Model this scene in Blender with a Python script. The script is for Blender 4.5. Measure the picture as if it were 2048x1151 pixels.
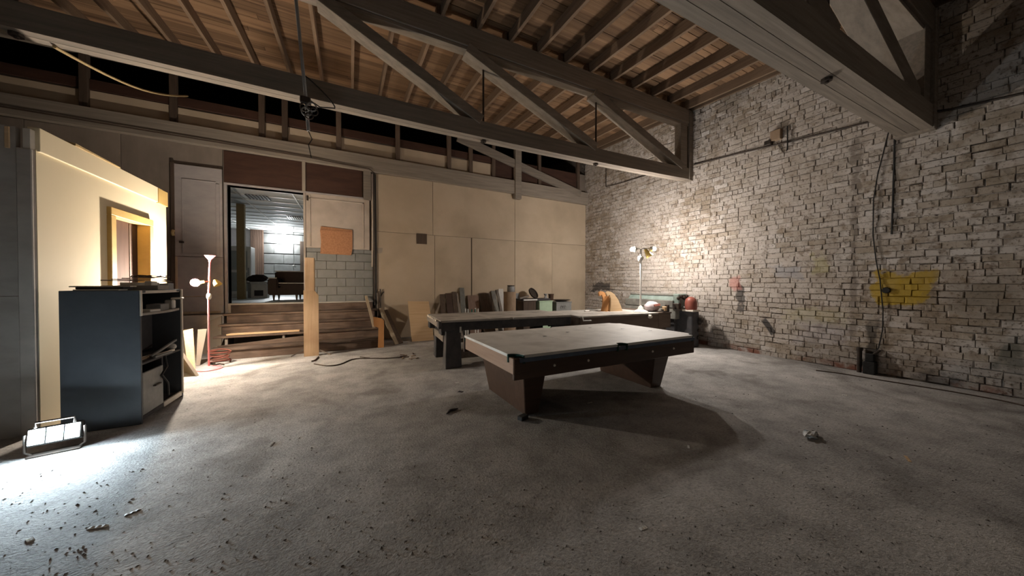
import bpy, bmesh, math, random
from mathutils import Vector, Matrix
random.seed(7)
sc = bpy.context.scene
for o in list(bpy.data.objects): bpy.data.objects.remove(o)
COL = sc.collection

# ------------------------------------------------------------------ camera
F = 640.0; H = 1.45; YAW = math.radians(26.85); P = math.radians(0.7)
cam = bpy.data.cameras.new('camera'); cam.sensor_width = 36.0
cam.lens = 36.0 * F / 2048.0; cam.clip_start = 0.05; cam.clip_end = 100
cam_o = bpy.data.objects.new('camera', cam); COL.objects.link(cam_o)
cam_o.location = (0, 0, H); cam_o.rotation_euler = (math.pi / 2 - P, 0, -YAW)
sc.camera = cam_o

# ------------------------------------------------------------------ world / exposure
w = bpy.data.worlds.new('world'); sc.world = w; w.use_nodes = True
w.node_tree.nodes['Background'].inputs[0].default_value = (0, 0, 0, 1)   # closed building: lamps only
w.node_tree.nodes['Background'].inputs[1].default_value = 0.0
sc.view_settings.view_transform = 'Standard'; sc.view_settings.look = 'None'
sc.view_settings.exposure = 0.6; sc.view_settings.gamma = 1.0
sc.view_settings.use_curve_mapping = False
PINK_L = 4200; WHITE_L = 1350; WORK_L = 620; ROOM_L = 170     # lamp strengths

# ------------------------------------------------------------------ pixel -> place
def ray(u, v):
    x = (u - 1024) / F; z = (575.5 - v) / F
    y2 = math.cos(P) + z * math.sin(P); z2 = z * math.cos(P) - math.sin(P)
    s, c = math.sin(YAW), math.cos(YAW)
    return Vector((x * c + y2 * s, y2 * c - x * s, z2))
CAM = Vector((0, 0, H))
def onz(u, v, z=0.0):
    d = ray(u, v); return CAM + d * ((z - H) / d.z)
def onx(u, v, X):
    d = ray(u, v); return CAM + d * (X / d.x)
def ony(u, v, Y):
    d = ray(u, v); return CAM + d * (Y / d.y)
def px(p):
    s, c = math.sin(YAW), math.cos(YAW)
    xc = p[0] * c - p[1] * s; f = p[0] * s + p[1] * c; zz = p[2] - H
    f2 = f * math.cos(P) - zz * math.sin(P); z2 = zz * math.cos(P) + f * math.sin(P)
    return (1024 + F * xc / f2, 575.5 - F * z2 / f2, f2)

# ------------------------------------------------------------------ materials
MATS = {}
def newmat(name):
    m = bpy.data.materials.new(name); m.use_nodes = True
    return m, m.node_tree, m.node_tree.nodes['Principled BSDF']
def mat(name, c1, c2=None, sc_=(4, 4, 4), rough=.8, bump=.25, metal=0.0, spec=.3, var=.2, lo=.35, hi=.65, dirt=None, dscale=1.2):
    """two tone procedural surface; sc_ stretches the grain, var varies it from thing to thing"""
    if name in MATS: return MATS[name]
    c2 = c2 or tuple(a * .7 for a in c1)
    m, nt, b = newmat(name); N = nt.nodes; L = nt.links
    tc = N.new('ShaderNodeTexCoord'); oi = N.new('ShaderNodeObjectInfo')
    ad = N.new('ShaderNodeVectorMath'); ad.operation = 'MULTIPLY_ADD'
    cm = N.new('ShaderNodeCombineXYZ')
    for i in range(3): L.new(oi.outputs['Random'], cm.inputs[i])
    L.new(cm.outputs[0], ad.inputs[0]); ad.inputs[1].default_value = (37, 53, 71); L.new(tc.outputs['Object'], ad.inputs[2])
    mp = N.new('ShaderNodeMapping'); mp.inputs['Scale'].default_value = sc_
    L.new(ad.outputs[0], mp.inputs[0])
    n1 = N.new('ShaderNodeTexNoise'); n1.inputs['Scale'].default_value = 1; n1.inputs['Detail'].default_value = 7; n1.inputs['Roughness'].default_value = .62
    L.new(mp.outputs[0], n1.inputs['Vector'])
    r = N.new('ShaderNodeValToRGB'); e = r.color_ramp.elements
    e[0].position = lo; e[0].color = (*c1, 1); e[1].position = hi; e[1].color = (*c2, 1)
    L.new(n1.outputs['Fac'], r.inputs[0]); col = r.outputs[0]
    if dirt:
        n2 = N.new('ShaderNodeTexNoise'); n2.inputs['Scale'].default_value = dscale; n2.inputs['Detail'].default_value = 5
        L.new(ad.outputs[0], n2.inputs['Vector'])
        r2 = N.new('ShaderNodeValToRGB'); r2.color_ramp.elements[0].position = .48; r2.color_ramp.elements[1].position = .72
        L.new(n2.outputs['Fac'], r2.inputs[0])
        mx = N.new('ShaderNodeMix'); mx.data_type = 'RGBA'; mx.inputs['B'].default_value = (*dirt, 1)
        L.new(r2.outputs[0], mx.inputs['Factor']); L.new(col, mx.inputs['A']); col = mx.outputs['Result']
    mr = N.new('ShaderNodeMapRange'); mr.inputs['To Min'].default_value = 1 - var; mr.inputs['To Max'].default_value = 1 + var
    L.new(oi.outputs['Random'], mr.inputs[0])
    hs = N.new('ShaderNodeHueSaturation'); L.new(mr.outputs[0], hs.inputs['Value']); L.new(col, hs.inputs['Color'])
    L.new(hs.outputs[0], b.inputs['Base Color'])
    b.inputs['Roughness'].default_value = rough; b.inputs['Metallic'].default_value = metal
    b.inputs['Specular IOR Level'].default_value = spec
    if bump:
        bp = N.new('ShaderNodeBump'); bp.inputs['Strength'].default_value = bump; bp.inputs['Distance'].default_value = .01
        L.new(n1.outputs['Fac'], bp.inputs['Height']); L.new(bp.outputs[0], b.inputs['Normal'])
    MATS[name] = m; return m
def emit(name, c, s):
    m, nt, b = newmat(name); b.inputs['Base Color'].default_value = (.8, .8, .8, 1)
    b.inputs['Emission Color'].default_value = (*c, 1); b.inputs['Emission Strength'].default_value = s
    return m
def wood(name, c1, c2, ax='x', g=2.0, f=34, **k):
    s = {'x': (g, f, f), 'y': (f, g, f), 'z': (f, f, g)}[ax]
    return mat(name, c1, c2, s, **k)

# ------------------------------------------------------------------ mesh builder
ORG = {}
class MB:
    def __init__(s): s.v = []; s.f = []; s.M = None
    def _add(s, vs, fs):
        n = len(s.v); s.v += [tuple(s.M @ Vector(p)) if s.M else tuple(p) for p in vs]; s.f += [[i + n for i in f] for f in fs]; return s
    def box(s, x0, x1, y0, y1, z0, z1):
        return s._add([(x0, y0, z0), (x1, y0, z0), (x1, y1, z0), (x0, y1, z0), (x0, y0, z1), (x1, y0, z1), (x1, y1, z1), (x0, y1, z1)],
                      [(3, 2, 1, 0), (4, 5, 6, 7), (0, 1, 5, 4), (1, 2, 6, 5), (2, 3, 7, 6), (3, 0, 4, 7)])
    def hexa(s, b, t):     # bottom quad, top quad
        return s._add(list(b) + list(t), [(3, 2, 1, 0), (4, 5, 6, 7), (0, 1, 5, 4), (1, 2, 6, 5), (2, 3, 7, 6), (3, 0, 4, 7)])
    def beam(s, p, q, wd, ht, up=(0, 0, 1)):
        p = Vector(p); q = Vector(q); d = (q - p).normalized(); u = Vector(up)
        sd = d.cross(u)
        if sd.length < 1e-4: sd = d.cross(Vector((0, 1, 0)))
        sd.normalize(); u = sd.cross(d).normalized()
        a = sd * wd / 2; c = u * ht / 2
        return s.hexa([p - a - c, p + a - c, q + a - c, q - a - c], [p - a + c, p + a + c, q + a + c, q - a + c])
    def tube(s, pts, r, n=8):
        pts = [Vector(p) for p in pts]; rings = []; ref = None
        for i, p in enumerate(pts):
            d = (pts[min(i + 1, len(pts) - 1)] - pts[max(i - 1, 0)]).normalized()
            if ref is None: ref = Vector((0, 0, 1)) if abs(d.z) < .9 else Vector((1, 0, 0))
            a = d.cross(ref).normalized(); b = a.cross(d).normalized(); ref = b
            rr = r[i] if isinstance(r, (list, tuple)) else r
            rings.append([p + (a * math.cos(2 * math.pi * k / n) + b * math.sin(2 * math.pi * k / n)) * rr for k in range(n)])
        vs = [v for R in rings for v in R]; fs = []
        for i in range(len(pts) - 1):
            for k in range(n): fs.append((i * n + k, i * n + (k + 1) % n, (i + 1) * n + (k + 1) % n, (i + 1) * n + k))
        fs.append(tuple(range(n))[::-1]); fs.append(tuple((len(pts) - 1) * n + k for k in range(n)))
        return s._add(vs, fs)
    def lathe(s, c, prof, n=20, ax=(0, 0, 1)):
        c = Vector(c); A = Vector(ax).normalized()
        u = A.orthogonal().normalized(); w_ = A.cross(u)
        vs = []; fs = []
        for r, z in prof:
            for k in range(n):
                t = 2 * math.pi * k / n; vs.append(c + A * z + (u * math.cos(t) + w_ * math.sin(t)) * max(r, 1e-4))
        for i in range(len(prof) - 1):
            for k in range(n): fs.append((i * n + k, i * n + (k + 1) % n, (i + 1) * n + (k + 1) % n, (i + 1) * n + k))
        fs.append(tuple(range(n))[::-1]); fs.append(tuple((len(prof) - 1) * n + k for k in range(n)))
        return s._add(vs, fs)
    def prism(s, pts, th):   # planar 3d polygon, thickness vector
        n = len(pts); pts = [Vector(p) for p in pts]; th = Vector(th)
        fs = [tuple(range(n))[::-1], tuple(range(n, 2 * n))] + [(i, (i + 1) % n, n + (i + 1) % n, n + i) for i in range(n)]
        return s._add(pts + [p + th for p in pts], fs)
    def build(s, name, m, parent=None, bevel=0, smooth=False, seg=1):
        me = bpy.data.meshes.new(name); o0 = ORG.get(parent, Vector((0, 0, 0))) if parent else Vector((0, 0, 0))
        me.from_pydata([tuple(Vector(v) - o0) for v in s.v], [], s.f)
        bm = bmesh.new(); bm.from_mesh(me)
        bmesh.ops.recalc_face_normals(bm, faces=bm.faces)
        if bevel: bmesh.ops.bevel(bm, geom=list(bm.edges), offset=bevel, segments=seg, affect='EDGES', clamp_overlap=True)
        bm.to_mesh(me); bm.free()
        if smooth:
            for p in me.polygons: p.use_smooth = True
            try: me.set_sharp_from_angle(angle=math.radians(40))
            except Exception: pass
        me.materials.append(m)
        o = bpy.data.objects.new(name, me); COL.objects.link(o)
        if parent: o.parent = parent; ORG[o] = o0
        return o
def tag(o, label=None, cat=None, group=None, kind=None):
    if label: o['label'] = label
    if cat: o['category'] = cat
    if group: o['group'] = group
    if kind: o['kind'] = kind
    return o
def thing(name, label, cat, loc, group=None):
    o = bpy.data.objects.new(name, None); o.empty_display_size = .1; COL.objects.link(o)
    o.location = loc; ORG[o] = Vector(loc); return tag(o, label, cat, group)
def single(name, mb, m, label, cat, group=None, bevel=0, smooth=False):
    """a thing that is one mesh, with its origin at its base"""
    v = s_ = mb.v; c = Vector((sum(p[0] for p in v) / len(v), sum(p[1] for p in v) / len(v), min(p[2] for p in v)))
    mb.v = [tuple(Vector(p) - c) for p in v]
    o = mb.build(name, m, None, bevel, smooth); o.location = c; ORG[o] = c
    return tag(o, label, cat, group)
def struct(name, mb, m, bevel=0):
    o = mb.build(name, m, None, bevel); o['kind'] = 'structure'; ORG[o] = Vector((0, 0, 0)); return o
def rotM(c, deg): return Matrix.Translation(Vector(c)) @ Matrix.Rotation(math.radians(deg), 4, 'Z')
def shell(lo, hi, n=10):   # helper for wobbly paths
    return [lo.lerp(hi, i / n) for i in range(n + 1)]
def blob(mb, c, rx, ry, rz, nu=14, nv=8, jit=.1, flat=0.0, seed=1):
    rnd = random.Random(seed); vs = []; fs = []; c = Vector(c)
    for j in range(nv + 1):
        ph = -math.pi / 2 + math.pi * j / nv
        for i in range(nu):
            t = 2 * math.pi * i / nu; k = 1 + rnd.uniform(-jit, jit) * (0 < j < nv)
            z = math.sin(ph) * rz * k
            vs.append(c + Vector((math.cos(t) * math.cos(ph) * rx * k, math.sin(t) * math.cos(ph) * ry * k, max(z, -rz + flat))))
    for j in range(nv):
        for i in range(nu): fs.append((j * nu + i, j * nu + (i + 1) % nu, (j + 1) * nu + (i + 1) % nu, (j + 1) * nu + i))
    return mb._add(vs, fs)

# ------------------------------------------------------------------ key planes of the place
XR = 7.58; YB = 9.128; YM = 5.079; YF = 1.39; XP = -2.70; YG = 4.81
XL = -7.0; YN = -4.0; YV = 13.4      # YV: far end of the roof void over the back room
def zr(Y): return 5.70 + .075 * (Y - YM)        # underside of the roof joists
PLAT = 1.02

# ------------------------------------------------------------------ palette
m_floor_c = None
m_truss = wood('old truss timber', (.21, .18, .15), (.30, .255, .21), 'x', 1.2, 26, rough=.85, var=.12)
m_trussb = m_truss
m_chordb = m_truss
m_diag = wood('truss timber, sloping grain', (.21, .18, .15), (.30, .255, .21), 'x', 3, 12, rough=.85, var=.12)
m_joist = wood('joist timber', (.15, .10, .065), (.22, .15, .10), 'y', 1.4, 26, rough=.85, var=.25)
m_plank = wood('roof plank', (.175, .10, .053), (.265, .165, .095), 'x', 1.1, 22, rough=.9, var=.3, dirt=(.085, .046, .028), dscale=1.6)
m_roof = mat('roof felt', (.02, .017, .015), (.03, .025, .02))
m_iron = mat('dark iron', (.05, .045, .04), (.08, .06, .05), (20, 20, 20), rough=.6, metal=.6, var=.1)
m_black = mat('black rubber', (.015, .015, .015), (.03, .03, .03), (20, 20, 20), rough=.6, bump=.1)
m_ply = mat('beige wallboard', (.55, .445, .33), (.50, .40, .29), (1.5, 1.5, 1.5), rough=.85, bump=.05, var=.05, dirt=(.42, .335, .24), dscale=.9)
m_plyd = mat('grey beige board', (.36, .31, .25), (.31, .26, .21), (2, 2, 2), rough=.9, bump=.05, var=.08)
m_backwall = mat('grey brown boarding', (.20, .165, .135), (.26, .215, .18), (3, 3, 1.2), rough=.9, bump=.1)
m_yellow = mat('cream painted wallboard', (.82, .71, .50), (.79, .68, .47), (2, 2, 2), rough=.75, bump=.04, var=.03)
m_trimy = mat('yellow painted trim', (.66, .46, .17), (.60, .40, .14), (6, 6, 6), rough=.6, bump=.05, var=.05)
m_greyply = mat('grey weathered plywood', (.44, .40, .36), (.36, .325, .29), (3, 3, 7), rough=.9, bump=.15, dirt=(.48, .45, .41), dscale=2)
m_doorbr = wood('brown door', (.17, .105, .075), (.22, .14, .10), 'z', 1.5, 18, rough=.6)
m_transom = wood('red brown panel', (.052, .026, .019), (.075, .038, .027), 'x', 2, 10, rough=.6, var=.08)
m_white = mat('dirty white paint', (.56, .48, .41), (.49, .42, .36), (5, 5, 5), rough=.7, bump=.05, dirt=(.42, .34, .27), dscale=2)
m_greyp = mat('grey block paint', (.215, .215, .205), (.26, .26, .25), (6, 6, 6), rough=.85, bump=.1, var=.08)
m_lilac = mat('grey lilac door paint', (.35, .32, .315), (.41, .375, .365), (3, 3, 6), rough=.75, bump=.08, var=.05)
m_patch = mat('orange chipboard', (.40, .20, .105), (.30, .14, .07), (28, 28, 28), rough=.9)
m_step = wood('dirty step timber', (.185, .13, .098), (.105, .072, .055), 'x', 2.2, 30, rough=.9, var=.25, dirt=(.055, .036, .028), dscale=2.2)
m_fresh = wood('fresh pine', (.66, .47, .28), (.58, .39, .22), 'x', 1.5, 30, rough=.7, var=.12)
m_freshz = wood('pine board', (.62, .44, .28), (.52, .36, .22), 'z', 1.5, 26, rough=.75, var=.12, dirt=(.36, .22, .125))
m_board = wood('tan board', (.48, .39, .285), (.40, .32, .225), 'z', 2, 20, rough=.8, var=.2)
m_darkboard = wood('dark stained board', (.085, .06, .045), (.13, .09, .065), 'z', 2, 20, rough=.8, var=.35)
m_orange = mat('orange plywood', (.50, .25, .10), (.44, .21, .08), (10, 10, 3), rough=.7)
m_slate = mat('grey slate', (.72, .70, .66), (.64, .62, .585), (5, 5, 5), rough=.62, bump=.06, var=.03, dirt=(.52, .50, .46), dscale=2.5)
m_slate2 = mat('dusty slate', (.52, .485, .44), (.44, .41, .37), (5, 5, 5), rough=.7, bump=.06, var=.04, dirt=(.27, .25, .22), dscale=2.5)
m_green = mat('green pocket liner', (.008, .04, .03), (.012, .06, .045), (30, 30, 30), rough=.8)
m_tablebr = wood('dark brown veneer', (.055, .030, .019), (.075, .042, .027), 'x', 1.5, 14, rough=.45, spec=.4, var=.05)
m_tableend = wood('worn pink wood', (.44, .30, .22), (.36, .24, .17), 'y', 1.5, 18, rough=.75)
m_tableblk = mat('dark painted table frame', (.055, .055, .06), (.085, .08, .08), (7, 7, 7), rough=.75)
m_tableedge = wood('greyed wood', (.27, .235, .20), (.20, .17, .145), 'y', 2, 16, rough=.85)
m_benchbr = wood('brown bench wood', (.12, .085, .065), (.17, .125, .095), 'x', 1.5, 14, rough=.8)
m_cab = mat('dark blue grey laminate', (.072, .080, .092), (.062, .069, .080), (6, 6, 6), rough=.5, spec=.45, bump=.05, var=.03)
m_cabin = mat('charcoal cabinet inside', (.045, .042, .045), (.06, .056, .058), (8, 8, 8), rough=.7, var=.05)
m_cream = mat('cream edging', (.72, .66, .58), (.66, .60, .52), (10, 10, 10), rough=.6, bump=.05)
m_pink = mat('pink enamel', (.72, .25, .27), (.68, .23, .25), (10, 10, 10), rough=.4, bump=.02, var=.02)
m_whitee = mat('white enamel', (.78, .76, .72), (.72, .70, .66), (10, 10, 10), rough=.4, bump=.02, var=.02)
m_ylamp = mat('yellow lamp shade', (.75, .55, .17), (.68, .49, .14), (10, 10, 10), rough=.5, bump=.02)
m_paper = mat('paper', (.70, .68, .64), (.60, .58, .54), (12, 12, 12), rough=.8, bump=.1, var=.1)
m_card = mat('cardboard', (.36, .26, .18), (.30, .21, .14), (14, 14, 6), rough=.9, var=.1)
m_grey = mat('grey plastic', (.28, .28, .28), (.22, .22, .22), (12, 12, 12), rough=.5, var=.2, bump=.05)
m_mint = mat('mint painted box', (.42, .55, .40), (.37, .49, .35), (8, 8, 8), rough=.7, var=.03)
m_teal = mat('teal machine paint', (.20, .25, .225), (.14, .175, .155), (9, 9, 9), rough=.5, spec=.4)
m_mach = mat('grey green machine', (.25, .245, .215), (.17, .165, .145), (9, 9, 9), rough=.6, dirt=(.12, .11, .10), dscale=3)
m_red = mat('red brown motor enamel', (.30, .085, .06), (.24, .07, .05), (9, 9, 9), rough=.45, spec=.5)
m_cloth = mat('pale pink cloth', (.60, .50, .52), (.52, .43, .45), (30, 30, 30), rough=.95, bump=.3)
m_leather = mat('dark brown leather', (.022, .013, .010), (.03, .018, .014), (9, 9, 9), rough=.62, spec=.15, bump=.08, var=.03)
m_sage = mat('green glass bottle', (.02, .16, .12), (.02, .12, .09), (9, 9, 9), rough=.2, spec=.6)
m_cordr = mat('red brown cord', (.20, .06, .04), (.15, .045, .03), (20, 20, 20), rough=.7)
m_cord = mat('brown cord', (.07, .045, .03), (.05, .03, .02), (20, 20, 20), rough=.7)
m_lath = mat('yellow lath', (.52, .39, .20), (.46, .34, .17), (20, 20, 20), rough=.8)
m_concrete2 = mat('back room floor paint', (.50, .53, .53), (.44, .47, .47), (3, 3, 3), rough=.4, spec=.5, bump=.02)
m_ceil2 = mat('ceiling tile', (.60, .61, .60), (.56, .57, .56), (30, 30, 30), rough=.85, bump=.1, var=.03)

# floor: worn concrete with soft stains and grit
def floor_mat():
    m, nt, b = newmat('worn concrete'); N = nt.nodes; L = nt.links
    g = N.new('ShaderNodeNewGeometry')
    def noise(s, d=8, r=.6, dist=0):
        n = N.new('ShaderNodeTexNoise'); n.inputs['Scale'].default_value = s; n.inputs['Detail'].default_value = d; n.inputs['Roughness'].default_value = r; n.inputs['Distortion'].default_value = dist
        L.new(g.outputs['Position'], n.inputs['Vector']); return n.outputs['Fac']
    def ramp(f, a, bb, ca, cb):
        r = N.new('ShaderNodeValToRGB'); e = r.color_ramp.elements; e[0].position = a; e[1].position = bb; e[0].color = (*ca, 1); e[1].color = (*cb, 1); L.new(f, r.inputs[0]); return r.outputs[0]
    def mul(a, bb, f=1.0):
        x = N.new('ShaderNodeMix'); x.data_type = 'RGBA'; x.blend_type = 'MULTIPLY'; x.inputs['Factor'].default_value = f; L.new(a, x.inputs['A']); L.new(bb, x.inputs['B']); return x.outputs['Result']
    c = ramp(noise(.55, 9, .62, .4), .36, .64, (.34, .333, .325), (.53, .515, .50))
    c = mul(c, ramp(noise(3.2, 8, .7), .36, .58, (.74, .73, .72), (1.08, 1.07, 1.06)))
    c = mul(c, ramp(noise(46, 4, .75), .36, .54, (.68, .67, .66), (1.05, 1.05, 1.05)))
    c = mul(c, ramp(noise(.9, 6, .5, 1.2), .54, .66, (1, 1, 1), (.66, .645, .63)))
    L.new(c, b.inputs['Base Color']); b.inputs['Roughness'].default_value = .83; b.inputs['Specular IOR Level'].default_value = .25
    bp = N.new('ShaderNodeBump'); bp.inputs['Strength'].default_value = .5; bp.inputs['Distance'].default_value = .016
    ad = N.new('ShaderNodeMath'); ad.operation = 'ADD'; L.new(noise(9, 9, .75), ad.inputs[0]); L.new(noise(60, 3, .7), ad.inputs[1])
    L.new(ad.outputs[0], bp.inputs['Height']); L.new(bp.outputs[0], b.inputs['Normal'])
    return m
# brick: whitewash worn through to brown in places, plus painted marks on the wall
def brick_mat(name, mortar=False):
    m, nt, b = newmat(name); N = nt.nodes; L = nt.links
    g = N.new('ShaderNodeNewGeometry'); oi = N.new('ShaderNodeObjectInfo')
    sep = N.new('ShaderNodeSeparateXYZ'); L.new(g.outputs['Position'], sep.inputs[0])
    def noise(s, d=7, r=.62, vec=None):
        n = N.new('ShaderNodeTexNoise'); n.inputs['Scale'].default_value = s; n.inputs['Detail'].default_value = d; n.inputs['Roughness'].default_value = r
        L.new(vec or g.outputs['Position'], n.inputs['Vector']); return n.outputs['Fac']
    def math_(op, a, bb=None, c=None):
        n = N.new('ShaderNodeMath'); n.operation = op
        for i, x in enumerate((a, bb, c)):
            if x is None: continue
            if isinstance(x, (int, float)): n.inputs[i].default_value = x
            else: L.new(x, n.inputs[i])
        return n.outputs[0]
    def mixc(f, a, bb):
        x = N.new('ShaderNodeMix'); x.data_type = 'RGBA'
        for k, v in (('Factor', f), ('A', a), ('B', bb)):
            if isinstance(v, tuple): x.inputs[k].default_value = (*v, 1)
            elif isinstance(v, (int, float)): x.inputs[k].default_value = v
            else: L.new(v, x.inputs[k])
        return x.outputs['Result']
    def step(f, a, bb):
        n = N.new('ShaderNodeMapRange'); n.interpolation_type = 'SMOOTHSTEP'; n.inputs['From Min'].default_value = a; n.inputs['From Max'].default_value = bb; L.new(f, n.inputs[0]); return n.outputs[0]
    Y = sep.outputs['Y']; Z = sep.outputs['Z']
    n1 = noise(1.1); nm = noise(3.1, 5, .6); n2 = noise(7); n3 = noise(28, 5, .7)
    isl = math_('FRACT', math_('ADD', oi.outputs['Random'], g.outputs['Random Per Island']))
    age = step(noise(.42, 4), .40, .60)              # patches where the paint is thinner
    if not mortar:
        c = mixc(n1, (.56, .51, .47), (.44, .39, .345))
        c = mixc(math_('MULTIPLY', step(isl, .55, 1.0), math_('MULTIPLY_ADD', age, .55, .12)), c, (.33, .27, .20))
        c = mixc(math_('MULTIPLY', step(isl, .25, .0), math_('MULTIPLY_ADD', age, .5, .25)), c, (.60, .56, .53))
        c = mixc(math_('MULTIPLY', step(n2, .50, .64), math_('MULTIPLY_ADD', age, .6, .28)), c, (.24, .19, .145))
        c = mixc(math_('MULTIPLY', step(nm, .48, .60), math_('MULTIPLY_ADD', age, .45, .12)), c, (.27, .215, .155))
        c = mixc(math_('MULTIPLY', step(n3, .55, .64), .8), c, (.12, .095, .075))
    else:
        f = math_('ADD', noise(3.2), math_('MULTIPLY', step(noise(.7), .35, .65), .10))
        f = math_('ADD', f, math_('MULTIPLY', age, -.10))
        c = mixc(step(f, .33, .55), (.085, .066, .052), (.47, .42, .375))
        c = mixc(step(n3, .54, .62), c, (.06, .048, .04))
    # dark strip and grey patches, low red bricks, then painted marks (each with a place of its own on the wall)
    def patch(y0, z0, ry, rz, col, soft=.35, amt=1.0, wob=.5, rot=0):
        nonlocal c
        dy = math_('SUBTRACT', Y, y0); dz = math_('SUBTRACT', Z, z0)
        if rot:
            cs, sn = math.cos(rot), math.sin(rot)
            dy, dz = math_('ADD', math_('MULTIPLY', dy, cs), math_('MULTIPLY', dz, sn)), math_('SUBTRACT', math_('MULTIPLY', dz, cs), math_('MULTIPLY', dy, sn))
        a = math_('ABSOLUTE', math_('DIVIDE', dy, ry)); bb = math_('ABSOLUTE', math_('DIVIDE', dz, rz))
        d = math_('MAXIMUM', a, bb)
        d = math_('ADD', d, math_('MULTIPLY', math_('SUBTRACT', n2, .5), wob * 2.2)); d = math_('ADD', d, math_('MULTIPLY', math_('SUBTRACT', nm, .5), wob * 4.0))
        c = mixc(math_('MULTIPLY', step(d, 1.0 + soft / 2, 1.0 - soft / 2), amt), c, col)
    for (u0, v0, u1, v1, col, soft, amt, wob) in WALL_MARKS:
        A = onx(u0, v0, XR); B = onx(u1, v1, XR)
        patch((A.y + B.y) / 2, (A.z + B.z) / 2, abs(A.y - B.y) / 2, abs(A.z - B.z) / 2, col, soft, amt, wob)
    A = onx(1538, 652, XR); patch(A.y, A.z, .055, .17, (.055, .05, .05), .3, .95, .25, -.6)
    c = mixc(math_('MULTIPLY', step(Z, .16, .05), step(noise(2.0), .45, .6)), c, (.26, .12, .085))
    L.new(c, b.inputs['Base Color']); b.inputs['Roughness'].default_value = .85; b.inputs['Specular IOR Level'].default_value = .25
    bp = N.new('ShaderNodeBump'); bp.inputs['Strength'].default_value = .55; bp.inputs['Distance'].default_value = .012
    L.new(math_('ADD', n2, math_('MULTIPLY', n3, .6)), bp.inputs['Height']); L.new(bp.outputs[0], b.inputs['Normal'])
    return m
WALL_MARKS = [  # pixel box of each mark -> its place on the brick wall
    (1755, 545, 1862, 612, (.46, .31, .02), .25, .85, .55),
    (1628, 512, 1662, 552, (.40, .36, .16), .6, .5, .9),
    (1570, 615, 1690, 650, (.42, .38, .20), .6, .4, .9),
    (1545, 535, 1600, 555, (.34, .34, .37), .5, .6, .8),
    (1600, 640, 1700, 690, (.36, .34, .38), .9, .35, .8),
    (1478, 570, 1488, 612, (.09, .08, .075), .4, .9, 1.3),
    (1460, 552, 1480, 574, (.52, .20, .17), .8, .6, .8),
    (1185, 566, 1222, 582, (.085, .075, .07), .4, .9, .8),
    (1735, 640, 1756, 745, (.05, .042, .035), .8, .85, 1.0),
    (1706, 380, 1711, 700, (.12, .095, .075), 1.2, .6, 3.0),
    (1985, 680, 2048, 740, (.07, .075, .06), .8, .7, .9),
    (1900, 560, 2048, 640, (.24, .22, .19), .9, .5, .9),
    (1840, 745, 1930, 790, (.06, .05, .045), .9, .7, 1.1),
]
m_floor = floor_mat(); m_brick = brick_mat('whitewashed brick'); m_mortar = brick_mat('mortar', True)

# ================================================================== STRUCTURE
fl = struct('floor', MB().box(XL, XR + .3, YN, YB + .2, -.2, 0), m_floor)
# --- right wall: mortar bed and bricks
wr = struct('wall_right', MB().box(XR + .006, XR + .3, YN, YB + .2, 0, 6.6), m_mortar)
CH = .098; BL = .236; rb = random.Random(3); bricks = []
row = 0; z = .004
while z < 6.05:
    header = row % 6 == 5
    bl = BL / 2 if header else BL
    y = -1.4 - (BL / 2 if row % 2 else 0) - rb.uniform(0, .05)
    while y < YB - .02:
        L_ = bl * rb.choice((.55, .85, .95, 1.0, 1.0, 1.05, 1.15, 1.3))
        y1 = min(y + L_ - rb.choice((.002, .003, .005, .008, .014)), YB)
        if y1 - y > .03 and z + CH < zr((y + y1) / 2) + .2:
            dz = rb.uniform(-.004, .004) + .014 * math.sin(y * 1.3 + row * .21) + .006 * math.sin(y * 5.1 + row)
            bricks.append((y, y1, z + .002 + dz, z + CH - rb.choice((-.001, .001, .003, .005, .009)) + dz, rb.uniform(-.004, .007), rb.randrange(8)))
        y += L_
    z += CH * rb.uniform(.97, 1.03); row += 1
def brick_shape(k):      # unit brick, worn corners, front face towards -x
    r = random.Random(100 + k); j = lambda a: r.uniform(-a, a)
    vs = []; fs = []
    ring = [(-.5, -.5), (0, -.5), (.5, -.5), (.5, .5), (0, .5), (-.5, .5)]
    for (x, s, jj) in ((0.6, 1.0, 0), (-.45, 1.0, .03), (-1.0, .90, .045)):
        for (yy, zz) in ring:
            sy = 1 - (1 - s) * .45; sz = 1 - (1 - s) * .9
            vs.append((x * (1 + j(.2) * (x < -.9)), yy * sy * (1 + j(jj)), zz * sz * (1 + j(jj * 3))))
    n = 6
    for i in range(2):
        for k_ in range(n): fs.append((i * n + k_, i * n + (k_ + 1) % n, (i + 1) * n + (k_ + 1) % n, (i + 1) * n + k_))
    fs.append((12, 13, 16, 17)); fs.append((13, 14, 15, 16))
    return vs, fs
shapes = [brick_shape(k) for k in range(8)]
bmesh_shared = []
for k, (vs, fs) in enumerate(shapes):
    me = bpy.data.meshes.new('brick'); me.from_pydata(vs, [], fs); bm = bmesh.new(); bm.from_mesh(me); bmesh.ops.recalc_face_normals(bm, faces=bm.faces)
    bm.to_mesh(me); bm.free(); me.materials.append(m_brick); bmesh_shared.append(me)
BD = .025
def bsize(b):
    p = px((XR, (b[0] + b[1]) / 2, (b[2] + b[3]) / 2))
    if p[2] < .3 or not (0 < p[0] < 2048 and 0 < p[1] < 1151): return 0
    a = px((XR, b[0], b[2])); c = px((XR, b[1], b[3])); return abs(a[0] - c[0]) * (b[3] - b[2]) / max(p[2], .1)
bricks.sort(key=bsize, reverse=True)
for b in bricks[:300]:
    o = bpy.data.objects.new('brick', bmesh_shared[b[5]]); COL.objects.link(o); o.parent = wr
    o.location = (XR + b[4] + .006, (b[0] + b[1]) / 2, (b[2] + b[3]) / 2); o.scale = (BD, b[1] - b[0], b[3] - b[2]); o.rotation_euler = (rb.uniform(-.015, .015), 0, rb.uniform(-.02, .02))
mb = MB()
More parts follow.
